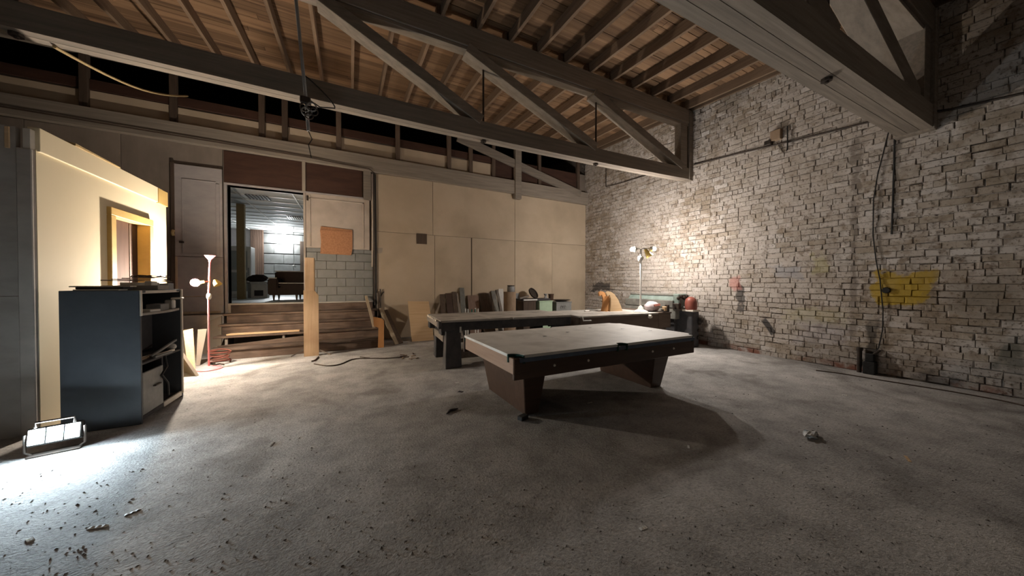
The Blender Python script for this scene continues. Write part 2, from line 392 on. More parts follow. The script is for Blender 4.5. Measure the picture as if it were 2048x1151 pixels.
for b in bricks[300:]:
    vs, fs = shapes[b[5]]
    mb._add([(XR + b[4] + .006 + v[0] * BD, (b[0] + b[1]) / 2 + v[1] * (b[1] - b[0]), (b[2] + b[3]) / 2 + v[2] * (b[3] - b[2])) for v in vs], fs)
tag(mb.build('brick_field', m_brick, wr), 'further whitewashed bricks of the wall', kind='stuff')

# --- roof: joists, planks, felt
ce = struct('ceiling', MB().hexa([(XL, YN, zr(YN) + .235), (XR + .3, YN, zr(YN) + .235), (XR + .3, YV, zr(YV) + .25), (XL, YV, zr(YV) + .25)],
                               [(XL, YN, zr(YN) + .33), (XR + .3, YN, zr(YN) + .33), (XR + .3, YV, zr(YV) + .35), (XL, YV, zr(YV) + .35)]), m_roof)
rp = random.Random(11); PW = .142
plank_me = {}
Y = YB - PW / 2
while Y > -1.2:
    x = XL + rp.uniform(0, 1.5); xs = [XL]
    while x < XR - 1: xs.append(x); x += rp.choice((3.0, 3.6, 4.2, 4.8))
    xs.append(XR + .02)
    for a, b in zip(xs[:-1], xs[1:]):
        l = round(b - a, 2)
        me = plank_me.get(0)
        if me is None:
            t = MB().box(-.5, .5, -.5, .5, 0, .03); me = bpy.data.meshes.new('plank'); me.from_pydata(t.v, [], t.f); me.materials.append(m_plank); plank_me[0] = me
        o = bpy.data.objects.new('plank', me); COL.objects.link(o); o.parent = ce
        o.location = ((a + b) / 2, Y, zr(Y) + .195 + rp.uniform(-.004, .004)); o.scale = ((b - a) - .006, PW - rp.choice((.008, .012, .016, .024)), 1)
        o.rotation_euler = (rp.uniform(-.02, .02), 0, rp.uniform(-.001, .001))
    Y -= PW
x = -6.55; i = 0
while x < XR:
    for (ya, yb, dx) in ((YN, YM + .25, .05), (YM + .05, YB + .02, 0)):
        if x + dx > XR - .03: continue
        j1 = rp.uniform(-.02, .02)
        MB().beam((x + dx + j1, ya, zr(ya) + .098), (x + dx - j1, yb, zr(yb) + .098), .055, .195).build('joist', m_joist, ce, bevel=.003)
    x += .602
MB().beam((XR - .03, YN, zr(YN) + .06), (XR - .03, YB, zr(YB) + .06), .06, .10).build('wall_plate', m_joist, ce, bevel=.004)

# --- back wall with the doorway
DX0 = ony(455, 372, YB).x; DX1 = ony(607, 385, YB).x; DZ = 3.63
bw = struct('wall_back', MB().box(XL, DX0, YB, YB + .2, 0, 5.36).box(DX1, XR + .3, YB, YB + .2, 0, 5.36).box(DX0, DX1, YB, YB + .2, DZ, 5.36).box(DX0, DX1, YB, YB + .2, 0, PLAT), m_backwall)
def wp(name, u0, v0, u1, v1, m, off=.03, th=.02, par=None, gap=.004, bev=.003):
    """flat piece fixed on the back wall, from its corner pixels"""
    a = ony(u0, v0, YB - off); b = ony(u1, v1, YB - off)
    return MB().box(min(a.x, b.x) + gap, max(a.x, b.x) - gap, YB - off, YB - off + th, min(a.z, b.z) + gap, max(a.z, b.z) - gap).build(name, m, par or bw, bevel=bev)
# wallboard sheets: upper and lower row
ZS = 2.83; ZT = 4.34
def sheet(x0, x1, z0, z1, m=m_ply, off=.03, name='wall_sheet'):
    r_ = random.Random(int(x0 * 100 + z0 * 7)); o_ = off + r_.uniform(-.004, .004)
    return MB().box(x0 + .005, x1 - .005, YB - o_, YB + .01, z0 + .004, z1 - .004).build(name, m, bw, bevel=.002)
ups = [.60, 2.10, 4.71, 7.58]
for a, b in zip(ups[:-1], ups[1:]): sheet(a, b, ZS, ZT)
lows = [.62, 2.15, 3.25, 4.71, 6.13, 7.58]
for a, b in zip(lows[:-1], lows[1:]): sheet(a + (.012 if a == 3.25 else 0), b - (.012 if b == 3.25 else 0), 0, ZS)
a = ony(833, 466, YB - .05); b = ony(854, 488, YB - .05)
MB().box(a.x, b.x, YB - .045, YB - .03, b.z, a.z).build('dark_hole', m_darkboard, bw, bevel=.003)  # dark board drawn for the dark inside of an open hole
a = ony(755, 495, YB - .05)
MB().prism([(a.x, YB - .045, a.z), (a.x + .13, YB - .045, a.z), (a.x + .11, YB - .045, a.z - .12), (a.x + .04, YB - .045, a.z - .15), (a.x, YB - .045, a.z - .13)], (0, .015, 0)).build('torn_patch', m_plyd, bw)
# left of the doorway: boarding behind the partition
for x0, x1 in ((XL, -5.2), (-5.2, -4.0), (-4.0, -2.46)):
    MB().box(x0 + .004, x1 - .004, YB - .03, YB + .01, 0, 4.4).build('wall_sheet', m_backwall, bw, bevel=.003)
# doorway lining, transoms
MB().box(DX0 - .05, DX0, YB - .06, YB + .2, PLAT - .25, DZ).build('jamb', m_lilac, bw, bevel=.004)
MB().box(DX1, DX1 + .045, YB - .06, YB + .2, PLAT, DZ).build('jamb', m_white, bw, bevel=.004)
MB().box(DX0 - .05, .49, YB - .06, YB + .2, DZ, DZ + .04).build('door_head', m_lilac, bw, bevel=.004)
for x0, x1 in ((DX0 - .05, DX1 - .02), (DX1 + .05, .30)):
    MB().box(x0, x1, YB - .045, YB + .01, DZ + .045, 4.36).build('transom_panel', m_transom, bw, bevel=.003)
MB().box(DX1 - .02, DX1 + .05, YB - .07, YB, DZ + .03, 4.36).build('transom_post', m_plyd, bw, bevel=.004)
MB().box(.32, .50, YB - .10, YB, DZ - .02, 4.4).build('transom_post', m_truss, bw, bevel=.004)
# right of the doorway: fixed white leaf above grey blockwork
x0, x1 = DX1 + .05, .46
MB().box(x0, x1, YB - .05, YB + .01, 2.33, DZ).build('white_leaf', m_white, bw, bevel=.004)
for (p, q) in (((x0 + .07, 2.36), (x0 + .10, DZ - .04)), ((x1 - .16, 2.36), (x1 - .13, DZ - .10)), ((x0 + .07, DZ - .13), (x1 - .13, DZ - .10))):
    MB().box(p[0], q[0], YB - .062, YB - .045, p[1], q[1]).build('moulding', m_white, bw, bevel=.003)
MB().box(x0 + .015, x0 + .05, YB - .07, YB - .04, DZ - .18, DZ - .06).build('hinge', m_iron, bw, bevel=.003)
zz = PLAT - .05; k = 0
while zz < 2.30:
    h = .21; xx = x0 - (.2 if k % 2 else 0)
    while xx < .54:
        a = max(xx, x0); b = min(xx + .42, .54)
        if b - a > .04: MB().box(a + .004, b - .004, YB - .035, YB + .01, zz + .004, min(zz + h, 2.33) - .004).build('block', m_greyp, bw, bevel=.005)
        xx += .42
    zz += h; k += 1
a = ony(640, 452, YB - .075); b = ony(705, 510, YB - .075)
MB().prism([(a.x, YB - .075, b.z + .01), (b.x - .03, YB - .075, b.z), (b.x - .01, YB - .075, b.z + .1), (b.x, YB - .075, b.z + .2), (b.x, YB - .075, a.z - .04), (a.x + .02, YB - .075, a.z), (a.x, YB - .075, a.z - .1), (a.x + .02, YB - .075, b.z + .3)], (0, .02, 0)).build('patch_board', m_patch, bw)
a = ony(640, 455, YB - .09); MB().box(a.x + .01, b.x - .01, YB - .085, YB - .074, a.z - .06, a.z - .02).build('patch_strip', m_patch, bw)
# pipes beside the wallboard
for xx, r_, z0, z1, m_ in ((.52, .018, 1.9, 4.3, m_white), (.57, .022, .9, 4.35, m_iron), (.605, .012, .3, 4.3, m_black)):
    MB().tube([(xx, YB - .06, z0), (xx + .01, YB - .065, (z0 + z1) / 2), (xx, YB - .06, z1)], r_).build('wall_pipe', m_, bw, smooth=True)
# dado strip beside the doorway left: sliding leaf hanging in front of the boarding
sl = thing('sliding_door', 'grey painted sliding door leaf hung beside the lit doorway', 'door', (-2.85, YB - .12, .85))
MB().box(-3.27, -2.46, YB - .10, YB - .05, 2.03, 3.93).build('leaf', m_lilac, sl, bevel=.005)
for (xa, xb, za, zb) in ((-3.27, -3.21, .86, 3.95), (-2.56, -2.50, 2.05, 3.6), (-3.10, -2.56, 3.62, 3.64), (-3.10, -3.085, 2.10, 3.64), (-3.10, -2.56, 2.08, 2.10)):
    MB().box(xa, xb, YB - .115, YB - .09, za, zb).build('rail', m_lilac if xa > -3.2 else m_darkboard, sl, bevel=.003)
MB().box(-3.24, -2.46, YB - .09, YB - .04, .82, 2.02).build('lower_panel', m_lilac, sl, bevel=.005)
for (xa, xb, za, zb) in ((-3.24, -3.18, .82, 2.02), (-3.24, -2.50, .82, .87), (-3.17, -2.75, 1.18, 1.20)):
    MB().box(xa, xb, YB - .105, YB - .085, za, zb).build('batten', m_board, sl, bevel=.003)
MB().tube([(-3.23, YB - .13, 2.45), (-3.23, YB - .16, 2.5), (-3.23, YB - .13, 2.55)], .03).build('handle', m_lath, sl, smooth=True)
MB().box(-3.14, -3.07, YB - .14, YB - .10, 2.30, 2.34).build('latch', m_iron, sl, bevel=.004)
# concrete plinth below the sliding door
struct('trim_1', MB().box(-3.3, -2.405, YB - .28, YB, 0, .80), m_greyply, bevel=.01)

# the roof goes on over the back room: an unlit void seen through the open strip above the boards
struct('wall_roof_void', MB().box(XL, XR + .3, YV - .1, YV, 3.9, 6.6).box(XL - .1, XL, YB + .2, YV, 3.9, 6.6).box(XR + .02, XR + .3, YB + .2, YV, 3.9, 6.6), m_backwall)
struct('floor_roof_void', MB().box(XL, XR + .3, YB + .2, YV, 3.84, 3.9), m_backwall)
# --- back truss over the wall (in line with it) with studs and small boards above the chord
def chz(x): return 4.355 + (x + .5) * -.0105
YT = YB - .16
bt = thing('roof_truss', 'grey weathered roof truss set against the board wall above the doorway', 'roof truss', (1, YT, 4.3))
MB().hexa([(XL, YT, chz(XL)), (XR, YT, chz(XR)), (XR, YB - .034, chz(XR)), (XL, YB - .034, chz(XL))], [(XL, YT, chz(XL) + .36), (XR, YT, chz(XR) + .42), (XR, YB - .034, chz(XR) + .42), (XL, YB - .034, chz(XL) + .36)]).build('bottom_chord', m_trussb, bt, bevel=.006)
MB().beam((XL, YT + .08, 5.89), (XR, YT + .08, 5.89), .16, .20).build('top_chord', m_truss, bt, bevel=.006)
p = ony(872, 262, YT - .02); q = ony(1162, 392, YT - .02)
A_ = Vector((p.x - .9, YT + .03, p.z + .36)); B_ = Vector((q.x, YT + .03, q.z + .08)); A_ = A_.lerp(B_, max(0, (A_.z + .14 - 5.83) / (A_.z - B_.z)))
MB().beam(A_, B_, .10, .23).build('diagonal', m_trussb, bt, bevel=.006)
a = ony(1031, 395, YT - .04); b = ony(1043, 395, YT - .04)
MB().box(a.x, b.x, YT - .05, YT + .1, a.z - .02, 5.85).build('post', m_trussb, bt, bevel=.005)
MB().tube([(-6, YT - .03, 4.52), (-3, YT - .035, 4.47), (-.9, YT - .03, 4.44), (-.2, YT - .03, 4.40), (.45, YT - .03, 4.38), (.56, YT - .03, 4.3)], .012, 6).build('cable', m_cord, bt, smooth=True)
for xs in (-5.7, -4.45, -3.22, -1.76, -1.33, -.23, 1.16, 2.56, 3.215, 3.95, 5.6, 7.2):
    MB().box(xs - .055, xs + .055, YB - .10, YB, chz(xs) + .36 + .06 * (xs - XL) / (XR - XL) - .002, 5.84).build('stud', m_darkboard, bw, bevel=.004)
segs = [-6.9, -5.7, -4.45, -3.22, -1.76, -1.33, -.23, 1.16, 2.56, 3.215, 3.95]
for a, b in zip(segs[:-1], segs[1:]):
    MB().box(a + .055, b - .055, YB - .03, YB, 4.70, 5.13 + random.uniform(-.02, .02)).build('infill_board', m_ply, bw, bevel=.003)
a = ony(1143, 362, YB - .05); b = ony(1160, 380, YB - .05)
MB().box(a.x, b.x, YB - .04, YB, b.z, a.z).build('infill_board', m_ply, bw, bevel=.003)
for a, b in zip(segs[:-1] + [3.95, 5.6], segs[1:] + [5.6, 7.2]):
    MB().box(a + .055, b - .055, YB - .045, YB, 5.15 if a < 3.9 else 4.72, 5.34).build('header_board', m_transom, bw, bevel=.003)

# --- left partition: cream side, grey end
d0 = onx(213, 412, XP); d1 = onx(300, 445, XP)
pl = struct('wall_left', MB().box(XP - .10, XP, YG + .04, d0.y + .08, 0, 2.75).box(XP - .10, XP, d1.y - .08, 7.30, 0, 2.75).box(XP - .10, XP, d0.y + .08, d1.y - .08, d0.z - .08, 2.75), m_yellow)
MB().box(XP - .06, XP + .02, YG + .05, 7.15, 2.735, 2.965).build('fascia_board', m_yellow, pl, bevel=.004)
MB().box(XP - .05, XP + .028, 7.0, 7.29, 2.72, 2.955).build('fascia_end', m_trimy, pl, bevel=.004)  # deeper yellow paints in the unlit look of the fascia end
MB().hexa([(XP - .05, 5.3, 2.965), (XP + .03, 5.3, 2.965), (XP + .03, 6.07, 2.965), (XP - .05, 6.07, 2.965)], [(XP - .05, 5.3, 3.0), (XP + .03, 5.3, 2.99), (XP + .03, 6.07, 2.975), (XP - .05, 6.07, 2.985)]).build('top_batten', m_lath, pl)
ge = struct('wall_end', MB().box(XL, XP - .10, YG, YG + .05, 0, 1.332).box(XL, XP - .10, YG, YG + .05, 1.339, 2.93), m_greyply)
MB().box(XP - .10, XP - .005, YG - .004, YG + .06, 0, 2.74).build('corner_post', m_greyply, ge, bevel=.006)
MB().box(XP - .06, XP - .01, YG + .0, YG + .06, 2.74, 2.93).build('post_top', m_cream, ge, bevel=.004)
MB().box(XP - .16, XP - .13, YG - .012, YG, 2.72, 2.92).build('end_strip', m_fresh, ge, bevel=.003)
struct('wall_street', MB().box(XL, XR + .3, YN - .2, YN, 0, 6.2), m_greyply)
struct('wall_far_left', MB().box(XL - .2, XL, YN, YB + .2, 0, 6.5), m_greyply)
# door in the cream wall
dr = struct('door_1', MB().box(XP - .135, XP - .10, d0.y + .09, d1.y - .09, 0, d0.z - .09), wood('dark brown door', (.062, .038, .029), (.085, .053, .042), 'z', 1.5, 18, rough=.75, spec=.1), bevel=.003)
for yy in (d0.y + .26, d1.y - .28): MB().box(XP - .102, XP - .094, yy - .012, yy + .012, .1, d0.z - .12).build('groove_strip', m_darkboard, dr)
MB().box(XP - .10, XP + .04, d0.y, d0.y + .10, 0, d0.z - .10).build('door_trim', m_trimy, dr, bevel=.006)
MB().box(XP - .10, XP + .04, d1.y - .10, d1.y, 0, d0.z - .10).build('door_trim', m_trimy, dr, bevel=.006)
MB().box(XP - .10, XP + .04, d0.y, d1.y, d0.z - .10, d0.z).build('door_trim', m_trimy, dr, bevel=.006)

# ------------------------------------------------------------------ back room
RX0, RX1, RY1, RZ = -7.5, 1.2, 16.8, 3.72
struct('floor_back_room', MB().box(RX0, RX1, YB + .0, RY1, PLAT - .15, PLAT), m_concrete2)
cb = struct('ceiling_back_room', MB().box(RX0, RX1, YB + .2, RY1, RZ, RZ + .1), m_ceil2)
yy = YB + .55
while yy < RY1:
    MB().box(-5.5, RX1, yy - .014, yy + .014, RZ - .012, RZ).build('ceiling_bar', m_whitee, cb); yy += .61
for xx in (-4.9, -3.7, -2.5, -1.28, -.06): MB().box(xx - .014, xx + .014, YB + .2, RY1, RZ - .014, RZ).build('ceiling_bar', m_whitee, cb)
struct('wall_back_room_left', MB().box(RX0 - .1, RX0, YB + .2, RY1, PLAT, RZ), m_greyp)
struct('wall_back_room_right', MB().box(RX1, RX1 + .1, YB + .2, RY1, PLAT, RZ), m_greyp)
fw = struct('wall_back_room_far', MB().box(RX0, RX1, RY1, RY1 + .15, PLAT, RZ), mat('dark mortar', (.07, .068, .065), (.10, .098, .094), (9, 9, 9)))
zz = PLAT; k = 0
XW0 = ony(528, 520, RY1).x
while zz < RZ - .05:
    xx = XW0 + (.0 if k % 2 else -.35)
    while xx < 0.9:
        a = max(xx, XW0); MB().box(a + .006, xx + .7 - .006, RY1 - .05, RY1 + .02, zz + .02, min(zz + .43, RZ) - .02).build('block', m_greyp, fw, bevel=.006); xx += .7
    zz += .43; k += 1
a = ony(500, 460, RY1 - .1).x
for i in range(6):
    MB().box(a + i * (XW0 - a) / 6 + .004, a + (i + 1) * (XW0 - a) / 6 - .004, RY1 - .09, RY1, PLAT, RZ).build('wall_plank', m_doorbr, fw, bevel=.004)
MB().box(RX0, a, RY1 - .06, RY1, PLAT, RZ).build('wall_sheet', m_lilac, fw)
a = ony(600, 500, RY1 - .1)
MB().box(a.x, a.x + .5, RY1 - .09, RY1, PLAT, RZ - .4).build('dark_post', m_darkboard, fw)  # dark board standing out from the far wall

# ================================================================== TRUSSES
def truss(label, Y0, thick, z0, zt, dz, sag, xs, front=False):
    r = thing('roof_truss', label, 'roof truss', (1.0, Y0 + thick / 2, z0))
    n = 14; X0, X1 = XL, XR + .02
    def zb(x): return z0 - sag * (1 - ((x - 1.5) / 6.1) ** 2) if abs(x - 1.5) < 6.1 else z0
    lo = []; hi = []
    mbf = MB(); mbb = MB()
    pts = [X0 + (X1 - X0) * i / n for i in range(n + 1)]
    for i in range(n):
        a, b = pts[i], pts[i + 1]
        mbf.hexa([(a, Y0, zb(a) + .03), (b, Y0, zb(b) + .03), (b, Y0 + thick, zb(b) + .03), (a, Y0 + thick, zb(a) + .03)],
                 [(a, Y0, zb(a) + dz), (b, Y0, zb(b) + dz), (b, Y0 + thick, zb(b) + dz), (a, Y0 + thick, zb(a) + dz)])
    mbf.build('bottom_chord', m_truss, r)
    k = 3 if front else 2; g = .006
    for j in range(k):
        ya = Y0 + j * thick / k; yb = Y0 + (j + 1) * thick / k - g
        m2 = MB()
        for i in range(n):
            a, b = pts[i], pts[i + 1]
            m2.hexa([(a, ya, zb(a)), (b, ya, zb(b)), (b, yb, zb(b)), (a, yb, zb(a))], [(a, ya, zb(a) + .03), (b, ya, zb(b) + .03), (b, yb, zb(b) + .03), (a, yb, zb(a) + .03)])
        m2.build('soffit_plank', m_chordb, r)
    yc = Y0 + thick / 2
    MB().beam((X0, yc, zt + .17), (X1, yc, zt + .17), thick, .34).build('top_chord', m_truss, r, bevel=.006)
    MB().beam((X0, yc, zt - .03), (X1, yc, zt - .03), thick * .8, .05).build('chord_cleat', m_diag, r, bevel=.004)
    for (xa, xb) in xs:
        MB().beam((xa, yc, zt - .03), (xb, yc, zb(xb) + dz + .02), thick * .8, .24, (0, 1, 0)).build('diagonal', m_diag, r, bevel=.006)
    for xq in (-3.0, 2.07, 4.58): 
        MB().tube([(xq, yc, zb(xq) - .05), (xq, yc, zt)], .018).build('tie_rod', m_iron, r, smooth=True)
        MB().lathe((xq, yc, zb(xq) - .03), [(.05, 0), (.05, .03)], 8).build('rod_washer', m_iron, r)
    MB().box(7.16, 7.40, Y0 + .02, Y0 + thick - .02, z0 + dz - .03, zt + .02).build('end_post', m_truss, r, bevel=.006)
    MB().box(7.44, XR + .02, Y0 - .02, Y0 + thick + .02, z0 - .03, zt + .3).build('wall_post', m_truss, r, bevel=.006)
    return r
DG = [(-.35, 2.0), (1.75, 4.5), (4.45, 7.2)]
mt = truss('dark timber roof truss with pale soffit spanning over the doorway side of the room', YM, .21, 4.03, 5.38, .27, .10, DG)
ft = truss('heavy dark timber roof truss of three planks dying into the brick wall', YF, .35, 3.70, 5.06, .32, .06, DG, True)

# crooked king rod with its tangle of hooks and wire
kr = thing('hanging_pole', 'long crooked steel pole hanging past the sagging truss', 'pole', ony(615, 262, YM - .07))
a = ony(592, 0, YM - .06); b = ony(600, 80, YM - .06); c = ony(611, 190, YM - .06); d = ony(617, 262, YM - .06)
MB().tube([Vector((a.x - .06, a.y, 5.5)), a, b, c, d], .02).build('pole', m_grey, kr, smooth=True)
MB().tube([d, d + Vector((.04, 0, -.10)), d + Vector((0, 0, -.18)), d + Vector((.03, 0, -.35))], .006, 5).build('wire_tail', m_black, kr, smooth=True)
for k in range(5):
    cc = ony(608 + 5 * k, 214 + (k % 3) * 9, YM - .08 - .01 * k); R = .045 + .012 * (k % 2); ph = k * .8
    MB().tube([cc + Vector((math.cos(t) * R, math.sin(ph) * .02 * math.sin(t), math.sin(t) * R * 1.1)) for t in [2 * math.pi * i / 12 for i in range(13)]], .009, 6).build('hook_ring', m_grey if k % 2 else m_iron, kr, smooth=True)
MB().box(c.x - .06, c.x + .06, YM - .10, YM - .03, c.z - .12, c.z - .03).build('clamp', m_iron, kr, bevel=.01)
cen = ony(640, 185, YM - .03)
wl = MB().tube([cen + Vector((-.20 + .38 * (.5 - .5 * math.cos(t)) , -.005, .17 * math.cos(t * .98) - .0 + .05 * math.sin(t))) for t in [math.pi * i / 14 for i in range(15)]] + [cen + Vector((.0, -.01, -.20)), cen + Vector((-.15, -.005, -.12))], .008, 6)
single('wire_loop', wl, m_black, 'thin black wire bowed in a loop on the truss face beside the pole', 'wire', smooth=True)
p0 = ony(108, 86, YM + .15); p1 = ony(375, 192, YT - .05); p0.z = 3.955
pts = []
for i in range(13):
    t = i / 12; q = p0.lerp(p1, t); q.z -= .16 * math.sin(math.pi * t); pts.append(q)
single('loose_strip', MB().tube(pts, .016, 6), m_lath, 'thin yellow strip sagging from the truss to the board wall', 'strip', smooth=True)

# ================================================================== LIGHTING FITTINGS
# pink floor lamp
B0 = onz(418, 738); t0 = B0.copy()
lp = thing('floor_lamp', 'pink enamelled floor lamp with glowing bulb beside the steps', 'floor lamp', t0)
MB().lathe(t0, [(.17, 0), (.175, .012), (.16, .028), (.06, .045), (.02, .06)], 28).build('base', m_pink, lp, smooth=True)
MB().tube([t0 + Vector((0, 0, .05)), t0 + Vector((.004, 0, 1.24))], .014, 10).build('pole', m_pink, lp, smooth=True)
MB().tube([t0 + Vector((.004, 0, 1.24)), t0 + Vector((.03, 0, 1.85))], .014, 10).build('pole', m_pink, lp, smooth=True)
MB().lathe(t0 + Vector((.012, 0, 1.24)), [(.02, -.05), (.034, -.02), (.034, .03), (.02, .05)], 14).build('collar', m_cream, lp, smooth=True)
MB().lathe(t0 + Vector((.03, 0, 1.82)), [(.018, 0), (.022, .04), (.07, .11), (.074, .115), (.02, .05)], 20).build('shade', m_pink, lp, smooth=True)
bp_ = t0 + Vector((-.13, -.07, 1.475))
MB().tube([t0 + Vector((.018, 0, 1.5)), bp_ + Vector((.06, .03, .01))], .010, 8).build('arm', m_pink, lp, smooth=True)
psock = MB().tube([bp_ + Vector((.09, .045, .012)), bp_ + Vector((.035, .02, 0))], .024, 12).build('socket', m_ylamp, lp, smooth=True)
m_pb = emit('warm bulb', (1.0, .87, .72), PINK_L)
o = MB().lathe(bp_, [(.005, -.04), (.024, -.033), (.038, -.015), (.04, 0), (.038, .015), (.024, .033), (.005, .04)], 14).build('bulb', m_pb, psock, smooth=True); o['label'] = 'glowing bulb'
ax_ = Vector((.55, -.83, .05)).normalized()
MB().lathe(bp_, [(.02, -.085), (.04, -.07), (.062, -.034), (.057, -.034), (.035, -.064), (.018, -.078)], 18, ax_).build('shade', m_pink, lp, smooth=True)  # added cup behind the bulb, keeps its light off the back wall
sh2 = t0 + Vector((.10, -.04, 1.52))
MB().lathe(sh2, [(.02, 0), (.045, -.04), (.06, -.10), (.055, -.10), (.04, -.04)], 16, (-.5, .2, .85)).build('shade', m_ylamp, lp, smooth=True)

# white lamp standing on the workbench table
TBZ = .80
W0 = onz(1281, 623.5, TBZ)
wlp = thing('standing_lamp', 'white lamp with two glowing bulbs and a yellow shade standing on the bench', 'lamp', W0)
MB().lathe(W0, [(.165, 0), (.165, .015), (.13, .035), (.07, .06), (.045, .12), (.02, .15)], 28).build('base', m_whitee, wlp, smooth=True)
TOPZ = ony(1281, 500, W0.y).z - W0.z
MB().tube([W0 + Vector((0, 0, .1)), W0 + Vector((0, 0, TOPZ + .02))], .02, 10).build('pole', m_whitee, wlp, smooth=True)
rt = Vector((math.cos(YAW), -math.sin(YAW), 0))
tp = W0 + Vector((0, 0, TOPZ))
m_wb = emit('white bulb', (1.0, .92, .84), WHITE_L)
for sgn, off, zz_ in ((-1, .20, .02), (1, .31, .03)):
    e = tp + rt * sgn * off + Vector((0, 0, zz_)); st = tp + rt * sgn * .06 + Vector((0, 0, .0))
    MB().tube([tp, tp + rt * sgn * .05 + Vector((0, 0, .05)), e - rt * sgn * .10], .009, 8).build('arm', m_whitee, wlp, smooth=True)
    sk_ = MB().tube([e - rt * sgn * .11, e - rt * sgn * .035], [.03, .026], 12).build('socket', m_whitee, wlp, smooth=True)
    MB().lathe(e, [(.03, -.10), (.05, -.085), (.062, -.05), (.057, -.05), (.045, -.08), (.02, -.09)], 18, rt * sgn).build('shade', m_whitee, wlp, smooth=True)
    o = MB().lathe(e, [(.005, -.045), (.028, -.036), (.042, -.015), (.045, 0), (.042, .015), (.028, .036), (.005, .045)], 14).build('bulb', m_wb, sk_, smooth=True); o['label'] = 'glowing bulb'
c3 = tp + rt * .10 + Vector((0, 0, .02))
MB().tube([tp, tp + rt * .05 + Vector((0, 0, .05)), c3], .009, 8).build('arm', m_whitee, wlp, smooth=True)
MB().lathe(c3, [(.03, 0), (.045, .06), (.085, .20), (.08, .20), (.04, .06)], 18, rt * .5 + Vector((0, -.2, -1))).build('shade', m_ylamp, wlp, smooth=True)
MB().lathe(tp + Vector((.0, 0, -.17)), [(.02, -.1), (.05, -.07), (.07, 0), (.06, .02)], 16, rt * .3 + Vector((0, 0, 1))).build('shade', m_whitee, wlp, smooth=True)

# LED work light on the floor by the partition end
C0 = onz(112, 903)
wk = thing('work_light', 'small LED work light with three glowing panels on the floor', 'work light', C0)
MW = rotM(C0, 14)
m_led = emit('cool LED', (.74, .90, 1.0), WORK_L)
MT = MW @ Matrix.Translation((0, 0, .15)) @ Matrix.Rotation(math.radians(-16), 4, 'X') @ Matrix.Translation((0, 0, -.15))
def wkb(*a):
    q = MB(); q.M = MW if a[4] == 0 else MT; return q.box(*a)
wkb(-.14, .14, -.05, .05, 0, .015).build('stand_foot', m_iron, wk, bevel=.004)
for xx in (-.155, .155):
    q = MB(); q.M = MW; q.tube([(xx * .8, 0, .012), (xx, 0, .04), (xx, 0, .19)], .009, 8).build('stand_arm', m_iron, wk, smooth=True)
wkb(-.145, .145, -.005, .045, .085, .235).build('housing', m_black, wk, bevel=.008)
for k in range(3):
    xa = -.138 + k * .094
    pf_ = wkb(xa, xa + .086, -.022, -.003, .095, .225).build('panel_frame', m_grey, wk, bevel=.004)
    o = wkb(xa + .007, xa + .079, -.026, -.0215, .102, .218).build('led_panel', m_led, pf_); o['label'] = 'glowing LED panel'
q = MB(); q.M = MW; q.tube([(-.1, 0, .235), (-.1, 0, .28), (.1, 0, .28), (.1, 0, .235)], .009, 8).build('carry_handle', m_iron, wk, smooth=True)

# back room fittings
ol = ony(567, 480, RY1 - .12)
wa = thing('wall_lamp', 'oval white lamp glowing on the block wall of the back room', 'wall lamp', ol)
MB().lathe(ol, [(.12, .06), (.12, 0)], 20, (0, -1, 0)).build('backplate', m_whitee, wa, smooth=True)
q = MB(); q.M = Matrix.Translation(ol + Vector((0, -.08, 0))) @ Matrix.Rotation(math.radians(32), 4, 'Y')
blob(q, (0, 0, 0), .27, .07, .13, 16, 8, 0).build('diffuser', emit('lamp glow', (.92, .97, 1.0), ROOM_L), wa, smooth=True)
for (u0, v0, u1, v1, nm) in ((490, 388, 541, 401, 'dark grille vent in the back room ceiling near the doorway'), (574, 432, 606, 440, 'slotted vent with open bars in the back room ceiling')):
    a = onz(u0, v0, RZ - .02); b = onz(u1, v1, RZ - .02)
    if b.y > a.y: a.y, b.y = b.y, a.y
    vx0, vx1 = min(a.x, b.x), max(a.x, b.x); vy0, vy1 = min(a.y, b.y), max(a.y, b.y); vy1 = max(vy1, vy0 + .3)
    v_ = thing('ceiling_vent', nm, 'vent', ((vx0 + vx1) / 2, vy0, RZ - .03))
    MB().box(vx0, vx1, vy0, vy1, RZ - .016, RZ).build('backing', m_black if 'slotted' in nm else m_grey, v_)
    for k in range(7):
        xx = vx0 + (vx1 - vx0) * k / 6
        MB().box(xx - .015, xx + .015, vy0, vy1, RZ - .03, RZ - .015).build('slat', m_whitee if 'slotted' in nm else m_iron, v_)

# ================================================================== BACK ROOM THINGS
SX, SY = -1.9, 10.2
so = thing('sofa', 'dark brown leather sofa seen through the lit doorway', 'sofa', (SX + .9, SY + .42, PLAT))
def sb(nm, *a, bev=.03, m_=m_leather): return MB().box(*a).build(nm, m_, so, bevel=bev, seg=2, smooth=True)
sb('base_frame', SX, SX + 1.85, SY + .02, SY + .84, PLAT + .14, PLAT + .34)
sb('arm', SX, SX + .22, SY, SY + .84, PLAT + .15, PLAT + .58)
sb('arm', SX + 1.63, SX + 1.85, SY, SY + .84, PLAT + .15, PLAT + .58)
for k in range(2):
    xa = SX + .23 + k * .70; sb('seat_cushion', xa, xa + .69, SY - .01, SY + .62, PLAT + .33, PLAT + .46, bev=.04)
    sb('back_cushion', xa, xa + .69, SY + .50, SY + .70, PLAT + .44, PLAT + .74, bev=.05)
sb('backrest', SX + .04, SX + 1.81, SY + .68, SY + .84, PLAT + .16, PLAT + .78)
for xx in (SX + .12, SX + .62, SX + 1.2, SX + 1.73):
    for y_ in (SY + .08, SY + .76): MB().lathe((xx, y_, PLAT), [(.014, 0), (.032, .15)], 10).build('leg', m_darkboard, so, smooth=True)
